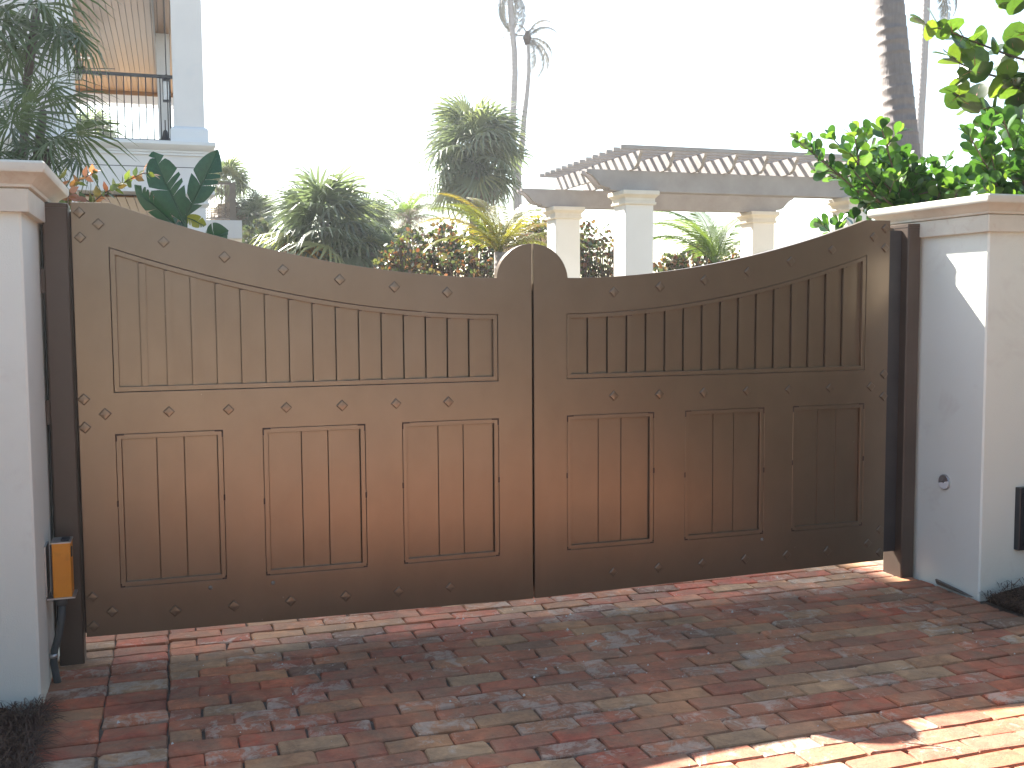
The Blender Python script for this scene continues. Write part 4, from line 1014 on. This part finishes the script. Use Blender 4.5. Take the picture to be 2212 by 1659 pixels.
for i, (x0, y0, x1, y1, wd, mat, tl_) in enumerate(((398, 482, 326, 326, .15, 'bird', .25), (402, 468, 474, 322, .125, 'bird', -.35), (385, 492, 285, 402, .095, 'bird', .9), (392, 466, 446, 486, .06, 'yellowleaf', .3), (440, 520, 490, 500, .12, 'bird', .2), (405, 520, 340, 455, .09, 'bird', -.6))):
    a, b_ = at(x0, y0, 9.4+i*.05), at(x1, y1, 9.4+i*.05+(.1 if i % 2 else -.1)); v = b_-a
    nn = tocam+rt*tl_*-.8
    mb = bird_mb(v.length, wd*(1.0 if i != 2 else 1), i+3); me = mb.mesh('leaf', True, False); me.materials.append(M[mat])
    put('leaf', me, BP, frame_m(a, v, nn))
    m2 = MB().tube([Vector(q)-BP.location for q in (bp0+Vector((0, 0, -bp0.z)), bp0, a)]+[a.lerp(b_, .5)+tocam*.004-BP.location, a.lerp(b_, .9)-BP.location-Vector((0, 0, .02))], [.02, .016, .011, .006, .002], 6, False).obj('stalk', 'bird', BP, True, False)

# bougainvillea sprig over the gate
bg0 = at(150, 640, 5.35); BG = thing('bougainvillea', 'thorny bougainvillea sprig with coppery new leaves over the left gate post', 'plant', (bg0.x, bg0.y, 0))
mb = MB(); lst = []; rr = random.Random(51)
for P in ([(150, 640), (185, 470), (215, 425), (250, 405), (285, 385), (312, 374), (330, 378)], [(150, 640), (150, 480), (148, 425), (165, 395), (190, 380), (202, 374)], [(150, 640), (145, 500), (135, 420), (128, 385)], [(185, 470), (200, 440), (160, 428), (150, 430)]):
    pp = [at(x, y, 5.35+rr.uniform(-.04, .04)) for x, y in P]
    leafy(mb, pp, lst, rr, .058, .024, .45, .0035, side=.8, upb=.05, tip=3)
mb.v = [tuple(Vector(v)-BG.location) for v in mb.v]; mb.obj('branches', 'stem', BG, True, False)
foliage(BG, lst, 'boug', 'boug', 200)

# unseen hedges and wall on the street side, for bounce and dark reflections
def hedge(label, x0, x1, y0, y1, h, seed):
    t_ = thing('hedge', label, 'hedge', ((x0+x1)/2, (y0+y1)/2, 0)); rr = random.Random(seed); ox, oy = t_.location.x, t_.location.y
    MB().box(x0+.12-ox, x1-.12-ox, y0+.12-oy, y1-.12-oy, 0, h-.12).obj('branches', 'bark_dark', t_)
    mb = MB(); L = LEAF['clusia']
    A = [((x1-x0)*(y1-y0), 0), ((y1-y0)*h*1.2, 1), ((y1-y0)*h*1.2, 2), ((x1-x0)*h, 3), ((x1-x0)*h, 4)]
    for i in range(int(min(12000, 190*((x1-x0)*(y1-y0)+2*h*(x1-x0+y1-y0))))):
        k = rr.choices([a[1] for a in A], [a[0] for a in A])[0]; x, y, z = rr.uniform(x0, x1), rr.uniform(y0, y1), rr.uniform(0, h); e = rr.uniform(-.08, .12)
        if k == 0: z = h-e; nn = Vector((0, 0, 1))
        if k == 1: x = x0+e; nn = Vector((-1, 0, 0))
        if k == 2: x = x1-e; nn = Vector((1, 0, 0))
        if k == 3: y = y0+e; nn = Vector((0, -1, 0))
        if k == 4: y = y1-e; nn = Vector((0, 1, 0))
        d = nn*.7+Vector((rr.uniform(-1, 1), rr.uniform(-1, 1), rr.uniform(-.3, 1)))
        m4 = frame_m(Vector((x-ox, y-oy, z)), d, nn+Vector((rr.uniform(-.8, .8), rr.uniform(-.8, .8), .8)), 0, rr.uniform(.10, .16))
        mb.add([m4 @ Vector(v) for v in L.v], L.f, rr.random()+.001)
    stuff(mb.obj('foliage', 'hedge_dark', t_, True, False))
t_ = thing('bounce_wall', 'unseen low tan wall added across the street to bounce sun at the gate', 'wall', (-4, -16.2, 0))  # unseen wall added as a sunlit bounce surface facing the gate
MB().box(-16, 5.4, -.2, .2, -.1, .9).obj('wall', 'tan_wall', t_)
MB().box(-16.1, 5.6, -.26, .26, .9, 1.0, .02).obj('coping', 'cap', t_)
hedge('unseen clipped glossy hedge along the right side of the drive, shaped to darken the gate', 2.9, 4.4, -8.1, -.9, 4.2, 61)  # out of view, made tall to darken the right leaf
hedge('unseen tall loose hedge added behind the low wall to dim gate reflections', -16.0, 5.5, -18.0, -16.6, 3.6, 64)  # out of view, added to tone down what the upper gate reflects
hedge('unseen tall hedge added beside the low wall to darken gate reflections', 5.7, 15.0, -18.0, -16.0, 5.0, 63)  # out of view, added as a dark mass for the right leaf to reflect
hedge('unseen clipped glossy hedge along the left side of the drive, shaped to darken the gate', -5.2, -3.7, -7.8, -.9, 2.1, 62)  # out of view, height set to darken the far left of the gate

# thin volume added over the whole scene to imitate veiling glare
hz = MB().box(-70, 70, -30, 90, -1.2, 24).obj('glare_haze', 'glare_haze'); stuff(hz)
